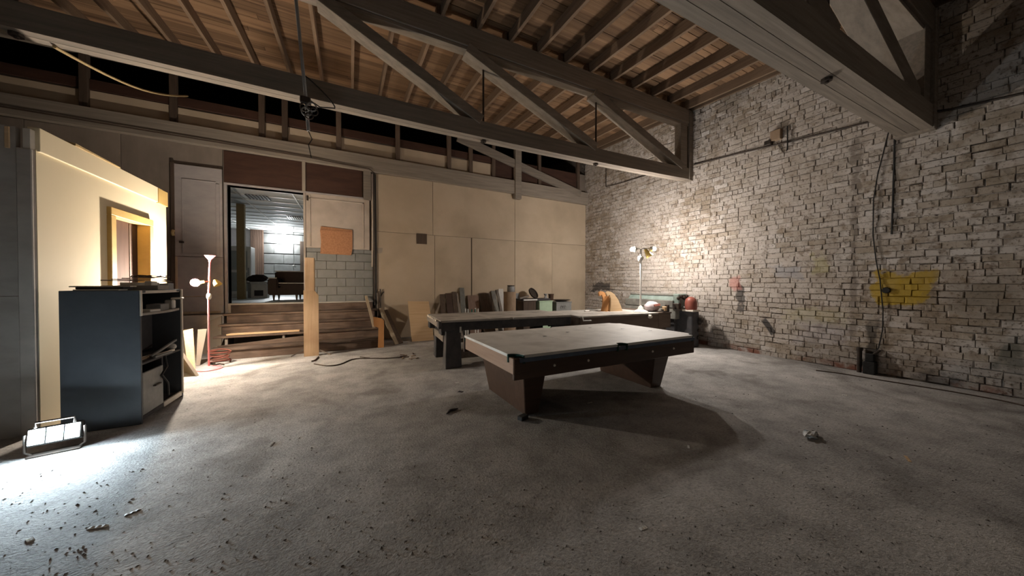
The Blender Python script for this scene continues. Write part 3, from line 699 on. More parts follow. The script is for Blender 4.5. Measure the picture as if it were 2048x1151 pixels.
MB().tube([(SX + .02, SY - .004, PLAT + .585), (SX + .20, SY - .004, PLAT + .585)], .012).build('edge_glint', m_cream, so, smooth=True)  # cream tubes paint the highlights along the leather edges
MB().tube([(SX + .05, SY + .67, PLAT + .785), (SX + .9, SY + .67, PLAT + .785), (SX + 1.8, SY + .67, PLAT + .77)], .012).build('edge_glint', m_cream, so, smooth=True)
MB().tube([(SX + .24, SY - .012, PLAT + .455), (SX + 1.62, SY - .012, PLAT + .455)], .012).build('edge_glint', m_cream, so, smooth=True)
pc = onz(482, 598, PLAT)
single('support_post', MB().box(pc.x - .09, pc.x + .09, pc.y, pc.y + .14, PLAT, RZ), m_lath, 'square pale timber post standing behind the doorway', 'post', bevel=.006)
wc = onz(487, 594, PLAT); wy = 13.0; wx0 = ony(460, 520, wy).x; wx1 = ony(502, 520, wy).x; wz = ony(480, 492, wy).z
fr = thing('glass_door_cabinet', 'tall white cabinet with a framed glass door behind the post', 'cabinet', ((wx0 + wx1) / 2, wy + .25, PLAT))
MB().box(wx0 - .2, wx1, wy, wy + .5, PLAT, wz).build('body', m_whitee, fr, bevel=.01)
for (a, b, c, d) in ((wx0 - .18, wx0 - .10, PLAT + .1, wz - .05), (wx1 - .09, wx1 - .01, PLAT + .1, wz - .05), (wx0 - .10, wx1 - .09, wz - .15, wz - .05), (wx0 - .10, wx1 - .09, PLAT + .8, PLAT + .88), (wx0 - .10, wx1 - .09, PLAT + .1, PLAT + .2)):
    MB().box(a, b, wy - .03, wy + .01, c, d).build('door_frame', m_whitee, fr, bevel=.005)
MB().box(wx0 - .10, wx1 - .09, wy - .012, wy - .002, PLAT + .15, wz - .1).build('pane', mat('milky pane', (.45, .48, .48), (.40, .43, .43), (4, 4, 4), rough=.1, spec=.6, bump=0), fr)
MB().box(wx1 - .07, wx1 - .04, wy - .06, wy - .03, PLAT + .7, PLAT + .95).build('handle', m_grey, fr, bevel=.004)
bb = ony(521, 595, 12.4); bz = PLAT
bg = thing('carton', 'pale carton with a dark square print beside the sofa', 'carton', (bb.x, 12.4, bz))
MB().box(bb.x - .2, bb.x + .2, 12.25, 12.55, bz, bz + .42).build('box', m_paper, bg, bevel=.006)
MB().box(bb.x - .12, bb.x + .10, 12.243, 12.251, bz + .07, bz + .24).build('print', m_cabin, bg)
MB().hexa([(bb.x - .2, 12.25, bz + .42), (bb.x + .2, 12.25, bz + .42), (bb.x + .2, 12.26, bz + .42), (bb.x - .2, 12.26, bz + .42)], [(bb.x - .22, 12.18, bz + .50), (bb.x + .18, 12.2, bz + .50), (bb.x + .18, 12.21, bz + .50), (bb.x - .22, 12.19, bz + .50)]).build('flap', m_paper, bg)
q = MB(); blob(q, (bb.x - .12, 12.62, bz + .61), .28, .1, .12, 12, 6, .25, seed=5)
q2 = MB().box(bb.x - .36, bb.x + .14, 12.58, 12.8, bz, bz + .48)
st_ = thing('side_box', 'low grey box behind the pale carton', 'box', (bb.x - .1, 12.7, bz)); q2.build('box', m_grey, st_, bevel=.008)
MB().box(bb.x - .38, bb.x + .16, 12.56, 12.82, bz + .45, bz + .49).build('lid', m_grey, st_, bevel=.006)
single('bundle', q, m_leather, 'dark crumpled bundle lying on the low grey box', 'bundle', smooth=True)
pcx = ony(588, 470, 15.2); pcb = ony(588, 533, 15.2)
pcd = thing('pull_cord', 'white pull cord hanging from the back room ceiling', 'cord', (pcb.x, 15.2, pcb.z))
MB().tube([(pcb.x, 15.2, RZ), (pcb.x, 15.2, pcb.z + .05)], .008, 6).build('cord', m_whitee, pcd, smooth=True)
MB().lathe((pcb.x, 15.2, pcb.z - .04), [(.03, 0), (.06, .03), (.05, .09), (.015, .11)], 12).build('knob', m_whitee, pcd, smooth=True)

# ================================================================== STEPS
sx0, sx1 = -2.33, .60
stp = thing('timber_steps', 'worn wide timber steps up to the lit doorway', 'steps', (-.85, 8.3, 0))
RY = [7.92, 8.20, 8.48, 8.76, 9.02]; RH = [0, .215, .42, .62, .82, PLAT]
for i in range(5):
    y0 = RY[i]; zl, zh = RH[i], RH[i + 1] - (.04 if i < 4 else .03)
    if i == 1:
        MB().hexa([(sx0, y0, zl), (-.85, y0, zl), (-.85, y0 + .03, zl), (sx0, y0 + .03, zl)], [(sx0, y0, zl + .02), (-.85, y0, zl + .12), (-.85, y0 + .03, zl + .12), (sx0, y0 + .03, zl + .02)]).build('riser', m_step, stp, bevel=.003)
        MB().box(-.85, sx1, y0, y0 + .03, zl, zh).build('riser', m_step, stp, bevel=.004)
        for xx in (-2.22, -1.28): MB().box(xx, xx + .045, y0 + .01, y0 + .06, zl, zh).build('strut', m_tableedge, stp, bevel=.003)
    else:
        MB().box(sx0, sx1 - .02 * i, y0, y0 + .03, zl, zh).build('riser', m_step, stp, bevel=.004)
    if i < 4:
        MB().hexa([(sx0 - .06, y0 - .03, zh), (sx1, y0 - .03, zh), (sx1, RY[i + 1], zh), (sx0 - .06, RY[i + 1], zh)],
                  [(sx0 - .06, y0 - .03, zh + .04), (sx1, y0 - .03, zh + .04), (sx1, RY[i + 1], zh + .04), (sx0 - .06, RY[i + 1], zh + .04)]).build('tread', m_step, stp, bevel=.006)
MB().box(sx0, .535, 9.00, 9.06, PLAT - .03, PLAT + .004).build('sill', m_greyply, stp, bevel=.004)
MB().box(DX0, DX1, 9.062, YB + .01, .6, PLAT + .003).build('threshold', m_greyply, bw, bevel=.004)
for xx in (sx0 + .02, -.86, sx1 - .06):
    MB().prism([(xx, 7.96, 0), (xx, 8.25, .17), (xx, 8.55, .37), (xx, 8.85, .57), (xx, 9.0, .75), (xx, 9.0, 0)], (.035, 0, 0)).build('stringer', m_darkboard, stp)
single('loose_plank', MB().hexa([(-2.20, 8.22, .425), (-.98, 8.24, .425), (-.98, 8.38, .425), (-2.16, 8.37, .425)], [(-2.20, 8.22, .455), (-.98, 8.24, .455), (-.98, 8.38, .455), (-2.16, 8.37, .455)]), m_fresh, 'pale new plank lying loose on the second step', 'plank', bevel=.003)
# newel board in front of the steps
pY = 7.56
nb = thing('newel_board', 'tall pale pine newel board standing in front of the steps', 'board', (-.70, pY, 0))
MB().prism([(-.828, pY, 0), (-.572, pY, 0), (-.572, pY, 1.225), (-.645, pY, 1.325), (-.828, pY, 1.325)], (0, .035, 0)).build('lower_board', m_freshz, nb)
MB().box(-.80, -.645, pY - .012, pY + .03, 1.31, 1.98).build('upper_board', m_freshz, nb, bevel=.003)
MB().box(-.66, -.642, pY + .0, pY + .16, 1.30, 1.975).build('side_strip', m_fresh, nb, bevel=.003)
MB().beam((-.74, pY + .03, .5), (-.74, 7.87, .24), .06, .09).build('brace', m_step, nb, bevel=.004)
for k, (pa, pb) in enumerate((((582, 713), (607, 700)), ((640, 700), (662, 709)))):
    A = onz(*pa); B = onz(*pb, .10)
    if k: A, B = B, A; A = onz(640, 700, .10); B = onz(662, 709)
    single('thin_strip', MB().beam(A + Vector((0, 0, .006)), B + Vector((0, 0, .006)), .012, .02), m_tableedge, ('thin grey strip propped from the floor to the left of the newel board', 'thin grey strip propped from the floor to the right of the newel board')[k], 'strip')

# ================================================================== POOL TABLE (near one)
def rb_(mb, M): mb.M = M; return mb
T1 = rotM((2.87, 3.58, 0), .6); hl, hw = 1.46, .79; TZ = .745
pt = thing('pool_table', 'dark brown pool table with bare grey slate bed and no rails', 'pool table', (2.87, 3.58, 0))
def t1(): q = MB(); q.M = T1; return q
def notch(cx, cy, r, a0, a1, n=6): return [(cx + r * math.cos(math.radians(a0 + (a1 - a0) * i / n)), cy + r * math.sin(math.radians(a0 + (a1 - a0) * i / n))) for i in range(n + 1)]
def slate_third(xa, xb, left, right):
    g = .002; pts = []
    R = .10
    # start front-left, counter clockwise
    if left == 'corner': pts += notch(xa, -hw, R * 1.25, 90, 0)
    else: pts += notch(xa, -hw - .02, R if left == 'side' else .001, 90, 0, 4) if left == 'side' else [(xa + g, -hw)]
    if right == 'corner': pts += notch(xb, -hw, R * 1.25, 180, 90)
    else: pts += notch(xb, -hw - .02, R, 180, 90, 4) if right == 'side' else [(xb - g, -hw)]
    if right == 'corner': pts += notch(xb, hw, R * 1.25, 270, 180)
    else: pts += notch(xb, hw + .02, R, 270, 180, 4) if right == 'side' else [(xb - g, hw)]
    if left == 'corner': pts += notch(xa, hw, R * 1.25, 0, -90)
    else: pts += notch(xa, hw + .02, R, 0, -90, 4) if left == 'side' else [(xa + g, hw)]
    return pts
def slab(pts, z0, z1, name, m_, par, M):
    q = MB(); q.M = M; q.prism([(x, y, z0) for x, y in pts], (0, 0, z1 - z0)); return q.build(name, m_, par)
th3 = 2 * hl / 3
# bed in three slates; middle slate carries the side pockets
def mid_slate(xa, xb):
    R = .075; g = .002
    return [(xa + g, -hw)] + notch(0, -hw - .01, R, 180, 0, 8) + [(xb - g, -hw), (xb - g, hw)] + notch(0, hw + .01, R, 0, -180, 8) + [(xa + g, hw)]
slab(slate_third(-hl, -hl + th3, 'corner', 'flat'), TZ - .03, TZ, 'slate', m_slate, pt, T1)
slab(mid_slate(-hl + th3, hl - th3), TZ - .03, TZ, 'slate', m_slate, pt, T1)
slab(slate_third(hl - th3, hl, 'flat', 'corner'), TZ - .03, TZ, 'slate', m_slate, pt, T1)
# blue painted edge liner under the slate
t1().box(-hl + .08, hl - .08, -hw - .001, -hw + .03, TZ - .075, TZ - .031).build('edge_liner', mat('blue grey paint', (.10, .13, .18), (.08, .10, .14), (9, 9, 9), rough=.6), pt, bevel=.004)
t1().box(-hl + .08, hl - .08, hw - .03, hw + .001, TZ - .075, TZ - .031).build('edge_liner', m_tablebr, pt, bevel=.004)
fi = .05
t1().box(-hl + .02, hl - .06, -hw + .02, -hw + .06, TZ - .25, TZ - .032).build('apron', m_tablebr, pt, bevel=.006)
t1().box(-hl + .02, hl - .06, hw - .06, hw - .02, TZ - .25, TZ - .032).build('apron', m_tablebr, pt, bevel=.006)
t1().box(-hl + .01, -hl + .05, -hw + .02, hw - .14, TZ - .19, TZ - .032).build('end_apron', m_tableend, pt, bevel=.005)
t1().box(hl - .10, hl - .06, -hw + .04, hw - .04, TZ - .25, TZ - .032).build('end_apron', m_tablebr, pt, bevel=.005)
t1().box(-hl + .1, hl - .12, -hw + .08, hw - .08, TZ - .10, TZ - .035).build('bed_frame', m_tablebr, pt)
for cx, cy, a0, a1, r in ((-hl, -hw, 0, 90, .135), (hl, -hw, 90, 180, .135), (0, -hw - .01, 0, 180, .085), (-hl, hw, -90, 0, .135), (hl, hw, 180, 270, .135), (0, hw + .01, 180, 360, .075)):
    q = t1(); P1 = notch(cx, cy, r, a0, a1, 8); P2 = notch(cx, cy, r - .02, a0, a1, 8)
    q.prism([(x, y, TZ - .085) for x, y in P1] + [(x, y, TZ - .085) for x, y in P2[::-1]], (0, 0, .08)).build('pocket', m_green, pt)
for xx in (-hl + .5, -.5, .55, hl - .5):
    q = t1(); q.lathe((xx, -hw + .018, TZ - .15), [(.016, 0), (.012, .008)], 10, (0, -1, 0)).build('bolt', m_cream, pt)
def leg(x0, x1, sx):     # broad tapered end pedestals
    q = t1(); yb, yt = .50, .60
    q.hexa([(x0 + .04 * (sx < 0), -yb, 0), (x1 - .04 * (sx > 0), -yb, 0), (x1 - .04 * (sx > 0), yb, 0), (x0 + .04 * (sx < 0), yb, 0)],
           [(x0 - .04, -yt, TZ - .20), (x1 + .04, -yt, TZ - .20), (x1 + .04, yt, TZ - .20), (x0 - .04, yt, TZ - .20)]); q.build('pedestal', m_tablebr, pt, bevel=.008)
leg(-1.20, -.98, -1); leg(.86, 1.10, 1)
# arched stretcher between the pedestals
q = t1(); arc = [(-.98 + 1.86 * i / 14, TZ - .22 - .16 * abs(2 * i / 14 - 1) ** 2.2) for i in range(15)]
q.prism([(-.98, -.02, TZ - .2)] + [(x, -.02, z) for x, z in arc] + [(.88, -.02, TZ - .2)], (0, .04, 0)).build('stretcher', m_tablebr, pt)
for k, (u, v) in enumerate(((1135, 664), (1180, 655), (1245, 657), (1090, 672), (1300, 661))):
    a = onz(u, v, TZ); q = MB(); blob(q, a + Vector((0, 0, .002)), .03 + .01 * (k % 3), .016, .004, 8, 4, .3, seed=k)
    single('dust_scrap', q, m_grey, 'small grey scrap lying on the bare pool table slate', 'scrap', 'scraps on the pool table')

# ------------------------------------------------------------------ second table: three dusty slates on a dark frame
TA = rotM((1.38, 5.44, 0), -3.6); AZ = .82
tb = thing('billiard_table', 'stripped billiard table with dusty slate on a dark four legged frame', 'billiard table', (2.7, 6.05, 0))
def ta(): q = MB(); q.M = TA; return q
AL, AW = 2.66, 1.38
for k in range(3):
    xa = AL * k / 3 + .004; xb = AL * (k + 1) / 3 - .004
    P_ = [(xa, .0), ((xa + xb) / 2 - .04, 0), ((xa + xb) / 2 - .03, .05), ((xa + xb) / 2 + .03, .05), ((xa + xb) / 2 + .04, 0), (xb, 0), (xb, AW), (xa, AW)] if k == 1 else [(xa, 0), (xb, 0), (xb, AW), (xa, AW)]
    slab(P_, AZ - .035, AZ, 'slate', m_slate2, tb, TA)
ta().box(0.01, AL, .015, .075, AZ - .19, AZ - .036).build('apron', m_tableblk, tb, bevel=.008)
ta().box(0.01, AL, AW - .07, AW - .01, AZ - .19, AZ - .036).build('apron', m_tableblk, tb, bevel=.008)
ta().box(-.03, .03, .16, AW - .03, AZ - .13, AZ - .02).build('end_rail', m_tableedge, tb, bevel=.006)
ta().box(-.04, .02, -.01, .14, AZ - .14, AZ - .015).build('corner_block', m_tableblk, tb, bevel=.01)
ta().box(AL - .05, AL, .08, AW - .08, AZ - .19, AZ - .036).build('end_rail', m_tableblk, tb, bevel=.006)
for k in range(7): ta().box(-.045, -.028, .18 + k * .16, .26 + k * .16, AZ - .035, AZ + .002).build('felt_tack_strip', m_cream, tb, bevel=.003)
for (xa, ya) in ((.06, -.0), (.06, AW - .42), (AL - .42, 0.0), (AL - .42, AW - .42)):
    q = ta(); q.hexa([(xa + .0, ya - .10, 0), (xa + .30, ya - .06, 0), (xa + .30, ya + .14, 0), (xa, ya + .14, 0)], [(xa + .04, ya + .05, AZ - .16), (xa + .30, ya + .05, AZ - .16), (xa + .30, ya + .20, AZ - .16), (xa + .04, ya + .20, AZ - .16)])
    q.build('leg', m_tableblk, tb, bevel=.012)
ta().box(.07, .14, .16, AW - .3, .42, .56).build('end_stretcher', m_tableedge, tb, bevel=.006)
ta().box(.03, .13, .10, .34, AZ - .27, AZ - .14).build('bracket', m_tableblk, tb, bevel=.01)
ta().box(-.02, .08, 1.05, 1.25, AZ - .26, AZ - .12).build('bracket', m_tableblk, tb, bevel=.01)
ta().box(.3, AL - .3, .18, .30, .10, .26).build('long_stretcher', m_tableedge, tb, bevel=.006)
ta().box(.3, AL - .3, .34, .44, .36, .42).build('long_stretcher', m_tableedge, tb, bevel=.006)
ta().box(.335, .365, -.006, .006, .60, .70).build('label_plate', m_paper, tb)

# ------------------------------------------------------------------ bench table: right of it
TB = rotM((4.12, 5.10, 0), -3.2); BLn, BWd = 2.56, 1.36
be = thing('workbench', 'long brown workbench with pale slab top beside the brick wall', 'workbench', (5.4, 5.7, 0))
def tbb(): q = MB(); q.M = TB; return q
for k, xx in enumerate((0, 1.0, BLn - .42)):
    xe = (1.0, BLn - .42, BLn)[k]; tbb().box(xx + .003, xe - .003, 0, BWd, TBZ - .03, TBZ).build('top_slab', m_slate2 if k < 2 else m_benchbr, be, bevel=.003)
tbb().box(.02, BLn - .4, .02, .06, TBZ - .36, TBZ - .031).build('front_panel', m_benchbr, be, bevel=.005)
tbb().box(BLn - .395, BLn - .01, .02, .06, TBZ - .36, TBZ - .031).build('front_panel', m_benchbr, be, bevel=.005)
tbb().box(.02, BLn - .02, BWd - .06, BWd - .02, TBZ - .36, TBZ - .031).build('rear_panel', m_benchbr, be, bevel=.005)
tbb().box(.0, .04, .06, BWd - .06, TBZ - .3, TBZ - .031).build('end_panel', m_benchbr, be, bevel=.005)
tbb().box(BLn - .04, BLn, .06, BWd - .06, TBZ - .3, TBZ - .031).build('end_panel', m_benchbr, be, bevel=.005)
for (xa, ya) in ((.08, .08), (BLn - .2, .08), (.08, BWd - .2), (BLn - .2, BWd - .2), (1.3, .08)): tbb().box(xa, xa + .12, ya, ya + .12, 0, TBZ - .031).build('leg', m_benchbr, be, bevel=.008)
q = tbb(); q.lathe((1.86, .0, TBZ - .075), [(.045, 0), (.045, .03), (.03, .05), (.03, .06)], 14, (0, -1, 0)).build('clamp_knob', m_cream, be, smooth=True)
q = tbb(); q.tube([(.02, -.05, TBZ + .0), (.03, -.06, TBZ - .08), (.22, -.06, TBZ - .085), (.22, -.01, TBZ - .085)], .012).build('pipe_end', m_whitee, be, smooth=True)

# arched wooden piece on the bench
A0 = onz(1232, 622, TBZ)
aw = thing('wooden_bracket', 'curved pale plywood bracket standing on the bench', 'bracket', A0)
sil = [(1221, 622), (1245, 623), (1242, 612), (1236, 598), (1229, 588), (1222, 583), (1216, 582), (1213, 586), (1215, 592), (1219, 589), (1222, 596), (1222, 606)]
fpts = [ony(u, v, A0.y) for u, v in sil]
for p_ in fpts[:2]: p_.z = TBZ
MB().prism(fpts, (0, .05, 0)).build('front_face', m_fresh, aw)
MB().prism([p_ + Vector((-.09, .16, 0)) for p_ in fpts], (0, .04, 0)).build('rear_face', m_orange, aw)
MB().hexa([fpts[0] + Vector((-.10, .04, 0)), fpts[0] + Vector((.05, .04, 0)), fpts[0] + Vector((.0, .17, 0)), fpts[0] + Vector((-.15, .17, 0))],
          [fpts[4] + Vector((-.10, .04, -.05)), fpts[4] + Vector((-.02, .04, -.05)), fpts[4] + Vector((-.1, .17, -.05)), fpts[4] + Vector((-.16, .17, -.05))]).build('web', m_orange, aw)
# cloth bundle and other bits on the bench
c0 = Vector((6.43, 5.30, TBZ))
q = MB(); blob(q, c0 + Vector((0, 0, .115)), .205, .15, .125, 20, 10, .07, .02, 3)
pg = thing('cloth_bag', 'pale pink cloth bag slumped on the bench beside the white lamp', 'bag', c0)
q.build('bag', m_cloth, pg, smooth=True)
MB().hexa([c0 + Vector((-.1, -.168, .13)), c0 + Vector((.1, -.168, .15)), c0 + Vector((.1, -.14, .15)), c0 + Vector((-.1, -.14, .13))], [c0 + Vector((-.1, -.135, .17)), c0 + Vector((.1, -.135, .19)), c0 + Vector((.1, -.12, .19)), c0 + Vector((-.1, -.12, .17))]).build('print', m_cordr, pg)
c1 = Vector((6.57, 5.035, TBZ))
vi = thing('bench_clamp', 'small rusty clamp with a tan wooden jaw on the bench end', 'clamp', c1)
MB().box(c1.x - .09, c1.x - .01, c1.y - .05, c1.y + .04, TBZ, TBZ + .13).build('jaw', m_fresh, vi, bevel=.012)
MB().box(c1.x + .02, c1.x + .07, c1.y - .05, c1.y + .05, TBZ, TBZ + .17).build('jaw', m_iron, vi, bevel=.01)
MB().tube([(c1.x - .15, c1.y, TBZ + .05), (c1.x + .1, c1.y, TBZ + .05)], .02).build('screw', m_iron, vi, smooth=True)
MB().box(c1.x - .16, c1.x + .0, c1.y - .06, c1.y + .06, TBZ, TBZ + .03).build('foot', m_iron, vi, bevel=.006)
c2 = onz(1176, 622.5, TBZ)
cp = thing('white_clip', 'small white plastic clip with a wire on the bench', 'clip', c2)
MB().box(c2.x - .10, c2.x + .03, c2.y - .03, c2.y + .03, TBZ, TBZ + .035).build('body', m_whitee, cp, bevel=.008)
MB().tube([(c2.x, c2.y, TBZ + .03), (c2.x + .02, c2.y + .02, TBZ + .09), (c2.x + .12, c2.y + .05, TBZ + .04), (c2.x + .35, c2.y + .05, TBZ + .01)], .006, 6).build('wire', m_grey, cp, smooth=True)

# ------------------------------------------------------------------ machine along the brick wall
mc = thing('planing_machine', 'long green grey planing machine with a red motor against the brick wall', 'machine', (7.0, 5.6, 0))
my0, my1 = 4.92, 6.5
MB().box(6.86, 7.22, my0 + .1, my1 - .05, 0, .62).build('pedestal', m_tableblk, mc, bevel=.015)
MB().box(6.80, 7.28, my0 + .04, my1, .62, .88).build('bed', m_mach, mc, bevel=.012)
MB().box(6.79, 7.20, my0 + .1, my1 - .02, .885, 1.06).build('table_plate', m_mach, mc, bevel=.01)
MB().hexa([(6.82, my0 + .12, 1.06), (7.05, my0 + .12, 1.06), (7.05, my1 - .1, 1.06), (6.82, my1 - .1, 1.06)], [(6.90, my0 + .12, 1.17), (7.05, my0 + .12, 1.17), (7.05, my1 - .1, 1.17), (6.90, my1 - .1, 1.17)]).build('fence', m_teal, mc, bevel=.006)
MB().box(6.88, 7.08, my0 + .06, my1 - .12, 1.17, 1.215).build('fence_top', m_mach, mc, bevel=.006)
MB().box(6.84, 7.16, my0 - .02, my0 + .14, .92, 1.22).build('end_casting', m_teal, mc, bevel=.02)
for k in range(4): MB().lathe((6.80 + .1 * k, my0 - .02, 1.12 + .04 * (k % 2)), [(.035, 0), (.045, .03), (.03, .05)], 12, (0, -1, 0)).build('adjuster', m_iron, mc, smooth=True)
MB().box(6.78, 6.88, my0 - .06, my0 + .1, .86, 1.0).build('gear_box', m_iron, mc, bevel=.012)
MB().tube([(6.76, my0 + .02, .97), (6.72, my0 + .05, .98)], .022).build('shaft', m_iron, mc, smooth=True)
MB().lathe((7.02, my0 - .20, .86), [(.02, 0), (.12, .0), (.128, .06), (.128, .16), (.11, .24), (.06, .285), (.01, .30)], 20).build('motor', m_red, mc, smooth=True)
MB().box(6.90, 7.16, my0 - .33, my0 - .06, .82, .86).build('motor_plate', m_cream, mc, bevel=.006)
MB().box(6.95, 7.20, my0 - .28, my0 + .12, .0, .82).build('motor_stand', m_tableblk, mc, bevel=.015)
MB().lathe((7.20, my0 - .28, .60), [(.07, 0), (.07, .05), (.03, .06), (.03, .09)], 16, (.4, -1, 0)).build('pulley', m_iron, mc, smooth=True)
for k in range(3): MB().lathe((7.15 + .02 * k, my0 - .27, .22 + .16 * k), [(.04, 0), (.04, .04)], 10, (0, -1, 0)).build('bolt_head', m_iron, mc, smooth=True)

# ------------------------------------------------------------------ boards and boxes against the wallboard
LK = [0]
def leanY(name, u0, u1, vtop, mt_, label, cat='board', yb=8.75, yt=None, th=.025, group=None, skew=0):
    """board standing on the floor and leaning back on the wall"""
    yt = YB - .05
    vz = ony((u0 + u1) / 2, vtop, yt).z
    sk = skew; xb0 = ony(u0, vtop, yt).x + .004; xb1 = ony(u1, vtop, yt).x - .004
    xt0 = ony(u0 + sk, vtop, yt).x + .004; xt1 = ony(u1 + sk, vtop, yt).x - .004
    q = MB(); q.hexa([(xb0, yb, 0), (xb1, yb, 0), (xb1, yb + th, 0), (xb0, yb + th, 0)], [(xt0, yt - th, vz), (xt1, yt - th, vz), (xt1, yt, vz), (xt0, yt, vz)])
    return single(name, q, mt_, label, cat, group, bevel=.003)
LB = 'scrap boards leaning on the wallboard'
leanY('scrap_board', 873, 883, 588, m_darkboard, 'thin slanting board at the steps end of the scrap row', skew=6, yb=8.5, group=LB)
leanY('scrap_board', 890, 903, 586, m_tablebr, 'dark brown board next to the slanting one in the scrap row', yb=8.62, group=LB)
leanY('scrap_board', 903, 912, 583, m_darkboard, 'narrow dark board with split top in the scrap row', yb=8.68, group=LB)
leanY('scrap_board', 912, 916, 586, m_tableedge, 'thin grey slat between the dark scrap boards', yb=8.6, group=LB)
leanY('scrap_board', 917, 927, 575, m_mach, 'tallest greenish board of the scrap row', yb=8.66, skew=1, group=LB)
leanY('scrap_board', 934, 957, 590, m_doorbr, 'wide rusty brown sheet behind the green bottles', yb=8.8, group=LB)
leanY('scrap_board', 959, 982, 586, m_darkboard, 'wide dark sheet between the rusty sheet and olive plank', yb=8.7, skew=-2, group=LB)
leanY('scrap_board', 985, 994, 581, m_mach, 'olive plank tilted beside the wide dark sheet', yb=8.6, skew=-4, group=LB)
leanY('scrap_board', 995, 1000, 579, m_tableedge, 'thin tilted lath beside the olive plank', yb=8.55, skew=-4, group=LB)
# bottles rack
g0 = ony(944, 620, 8.25)
bk = thing('bottle_crate', 'white wire crate holding green bottles in front of the scrap boards', 'crate', (g0.x, 8.3, 0))
x0c = ony(935, 620, 8.25).x; x1c = ony(955, 620, 8.25).x
MB().box(x0c, x1c, 8.20, 8.42, .34, .37).build('tray', m_whitee, bk, bevel=.004)
for xx in (x0c, x1c):
    for y_ in (8.21, 8.41): MB().box(xx - .015, xx + .015, y_ - .012, y_ + .012, 0, .78).build('upright', m_whitee, bk, bevel=.003)
for k in range(3):
    xx = x0c + (x1c - x0c) * (k + .5) / 3
    single('bottle', MB().lathe((xx, 8.31, .37), [(.04, 0), (.042, .02), (.042, .26), (.018, .33), (.018, .38), (.02, .39)], 14), m_sage, ('green bottle standing in the wire crate', 'green bottle standing in the wire crate', 'green bottle standing in the wire crate')[k], 'bottle', 'green bottles in the crate', smooth=True)
# round cardboard drum with stuff on top
dx = ony(1020, 600, 8.2)
r_ = (ony(1031, 600, 8.2).x - ony(1009, 600, 8.2).x) / 2; zt_ = ony(1020, 583, 8.2).z
single('cardboard_tube', MB().lathe((dx.x, 8.22, 0), [(r_, 0), (r_, zt_), (r_ - .02, zt_), (r_ - .025, zt_ - .05)], 20), m_card, 'tall stained cardboard drum beside the scrap boards', 'drum', smooth=True)
jr = thing('glass_jar', 'squat glass jar with a grey lid on the cardboard drum', 'jar', (dx.x + .04, 8.22, zt_))
MB().lathe((dx.x + .04, 8.22, zt_), [(.10, 0), (.11, .02), (.11, .13), (.09, .155)], 16).build('jar', m_grey, jr, smooth=True)
MB().lathe((dx.x + .04, 8.22, zt_ + .155), [(.105, 0), (.105, .03)], 16).build('lid', m_iron, jr, smooth=True)
leanY('white_sheet', 1000, 1010, 577, m_paper, 'small white edged panel tilted behind the cardboard drum', 'panel', yb=9.02, skew=-4)
leanY('grey_sheet', 1030, 1040, 586, m_grey, 'grey slanted sheet on the far side of the drum', 'panel', yb=8.98, skew=-2)
# dark crate, mint box, grey box with pans
def boxy(name, u0, u1, vt, y0, y1, m_, label, cat='box', lid=None):
    x0_ = ony(u0, 600, y0).x; x1_ = ony(u1, 600, y0).x; z_ = ony((u0 + u1) / 2, vt, y0).z
    r_ = thing(name, label, cat, ((x0_ + x1_) / 2, (y0 + y1) / 2, 0))
    MB().box(x0_, x1_, y0, y1, 0, z_ - .03).build('body', m_, r_, bevel=.008)
    MB().box(x0_ - .015, x1_ + .015, y0 - .015, y1 + .015, z_ - .03, z_).build('lid', lid or m_, r_, bevel=.006)
    return x0_, x1_, z_
bx = boxy('wooden_crate', 1047, 1072, 601, 8.40, 8.85, m_darkboard, 'dark wooden crate beside the mint green box', 'crate')
bm_ = boxy('mint_box', 1079, 1105, 601, 8.30, 8.85, m_mint, 'mint green painted box against the wallboard')
bg_ = boxy('grey_box', 1113, 1143, 603, 8.40, 8.9, m_greyp, 'light grey box with scribbles beside the mint box')
for k in range(3):
    cx_ = (bg_[0] + bg_[1]) / 2 - .12 + .07 * k
    single('scribble_wire', MB().tube([(cx_ + .03 * math.cos(t), 8.375, bg_[2] - .17 + .05 * math.sin(t)) for t in [i * .7 for i in range(8)]], .004, 5), m_iron, 'curl of thin wire hung on the front of the light grey box', 'wire', 'wire curls on the grey box')
t_ = thing('tool_tray', 'flat dark tray of tools lying on the wooden crate', 'tray', ((bx[0] + bx[1]) / 2, 8.6, bx[2]))
MB().box(bx[0] - .05, bm_[1] - .05, 8.35, 8.8, max(bx[2], bm_[2]), max(bx[2], bm_[2]) + .06).build('tray', m_cabin, t_, bevel=.006)
MB().box(bx[0] - .02, bx[0] + .45, 8.34, 8.345, bx[2] + .01, bx[2] + .05).build('label_strip', m_paper, t_)
MB().beam((bx[0] - .10, 8.45, bx[2] + .075), (bx[0] + .25, 8.5, bx[2] + .14), .03, .05).build('handle_bar', m_tableedge, t_, bevel=.004)
pz = max(bx[2], bm_[2]) + .06
pn = ony(1070, 590, 8.5)
single('round_pan', MB().lathe((pn.x, 8.62, pz + .15), [(.17, -.015), (.19, 0), (.19, .04), (.175, .04), (.16, .0)], 20, (.35, -.75, .55)), m_iron, 'round dark pan propped on the tool tray', 'pan', smooth=True)
mu = ony(1102, 588, 8.5)
single('metal_cup', MB().lathe((mu.x, 8.5, bm_[2]), [(.06, 0), (.075, .01), (.085, .16), (.10, .2), (.09, .2), (.07, .03)], 16), m_tablebr, 'brown metal cup standing on the mint green box', 'cup', smooth=True)
single('brass_fitting', MB().lathe((mu.x - .20, 8.5, pz), [(.07, 0), (.05, .03), (.03, .08), (.06, .12), (.06, .14)], 14), m_grey, 'grey funnel shaped fitting beside the metal cup', 'fitting', smooth=True)
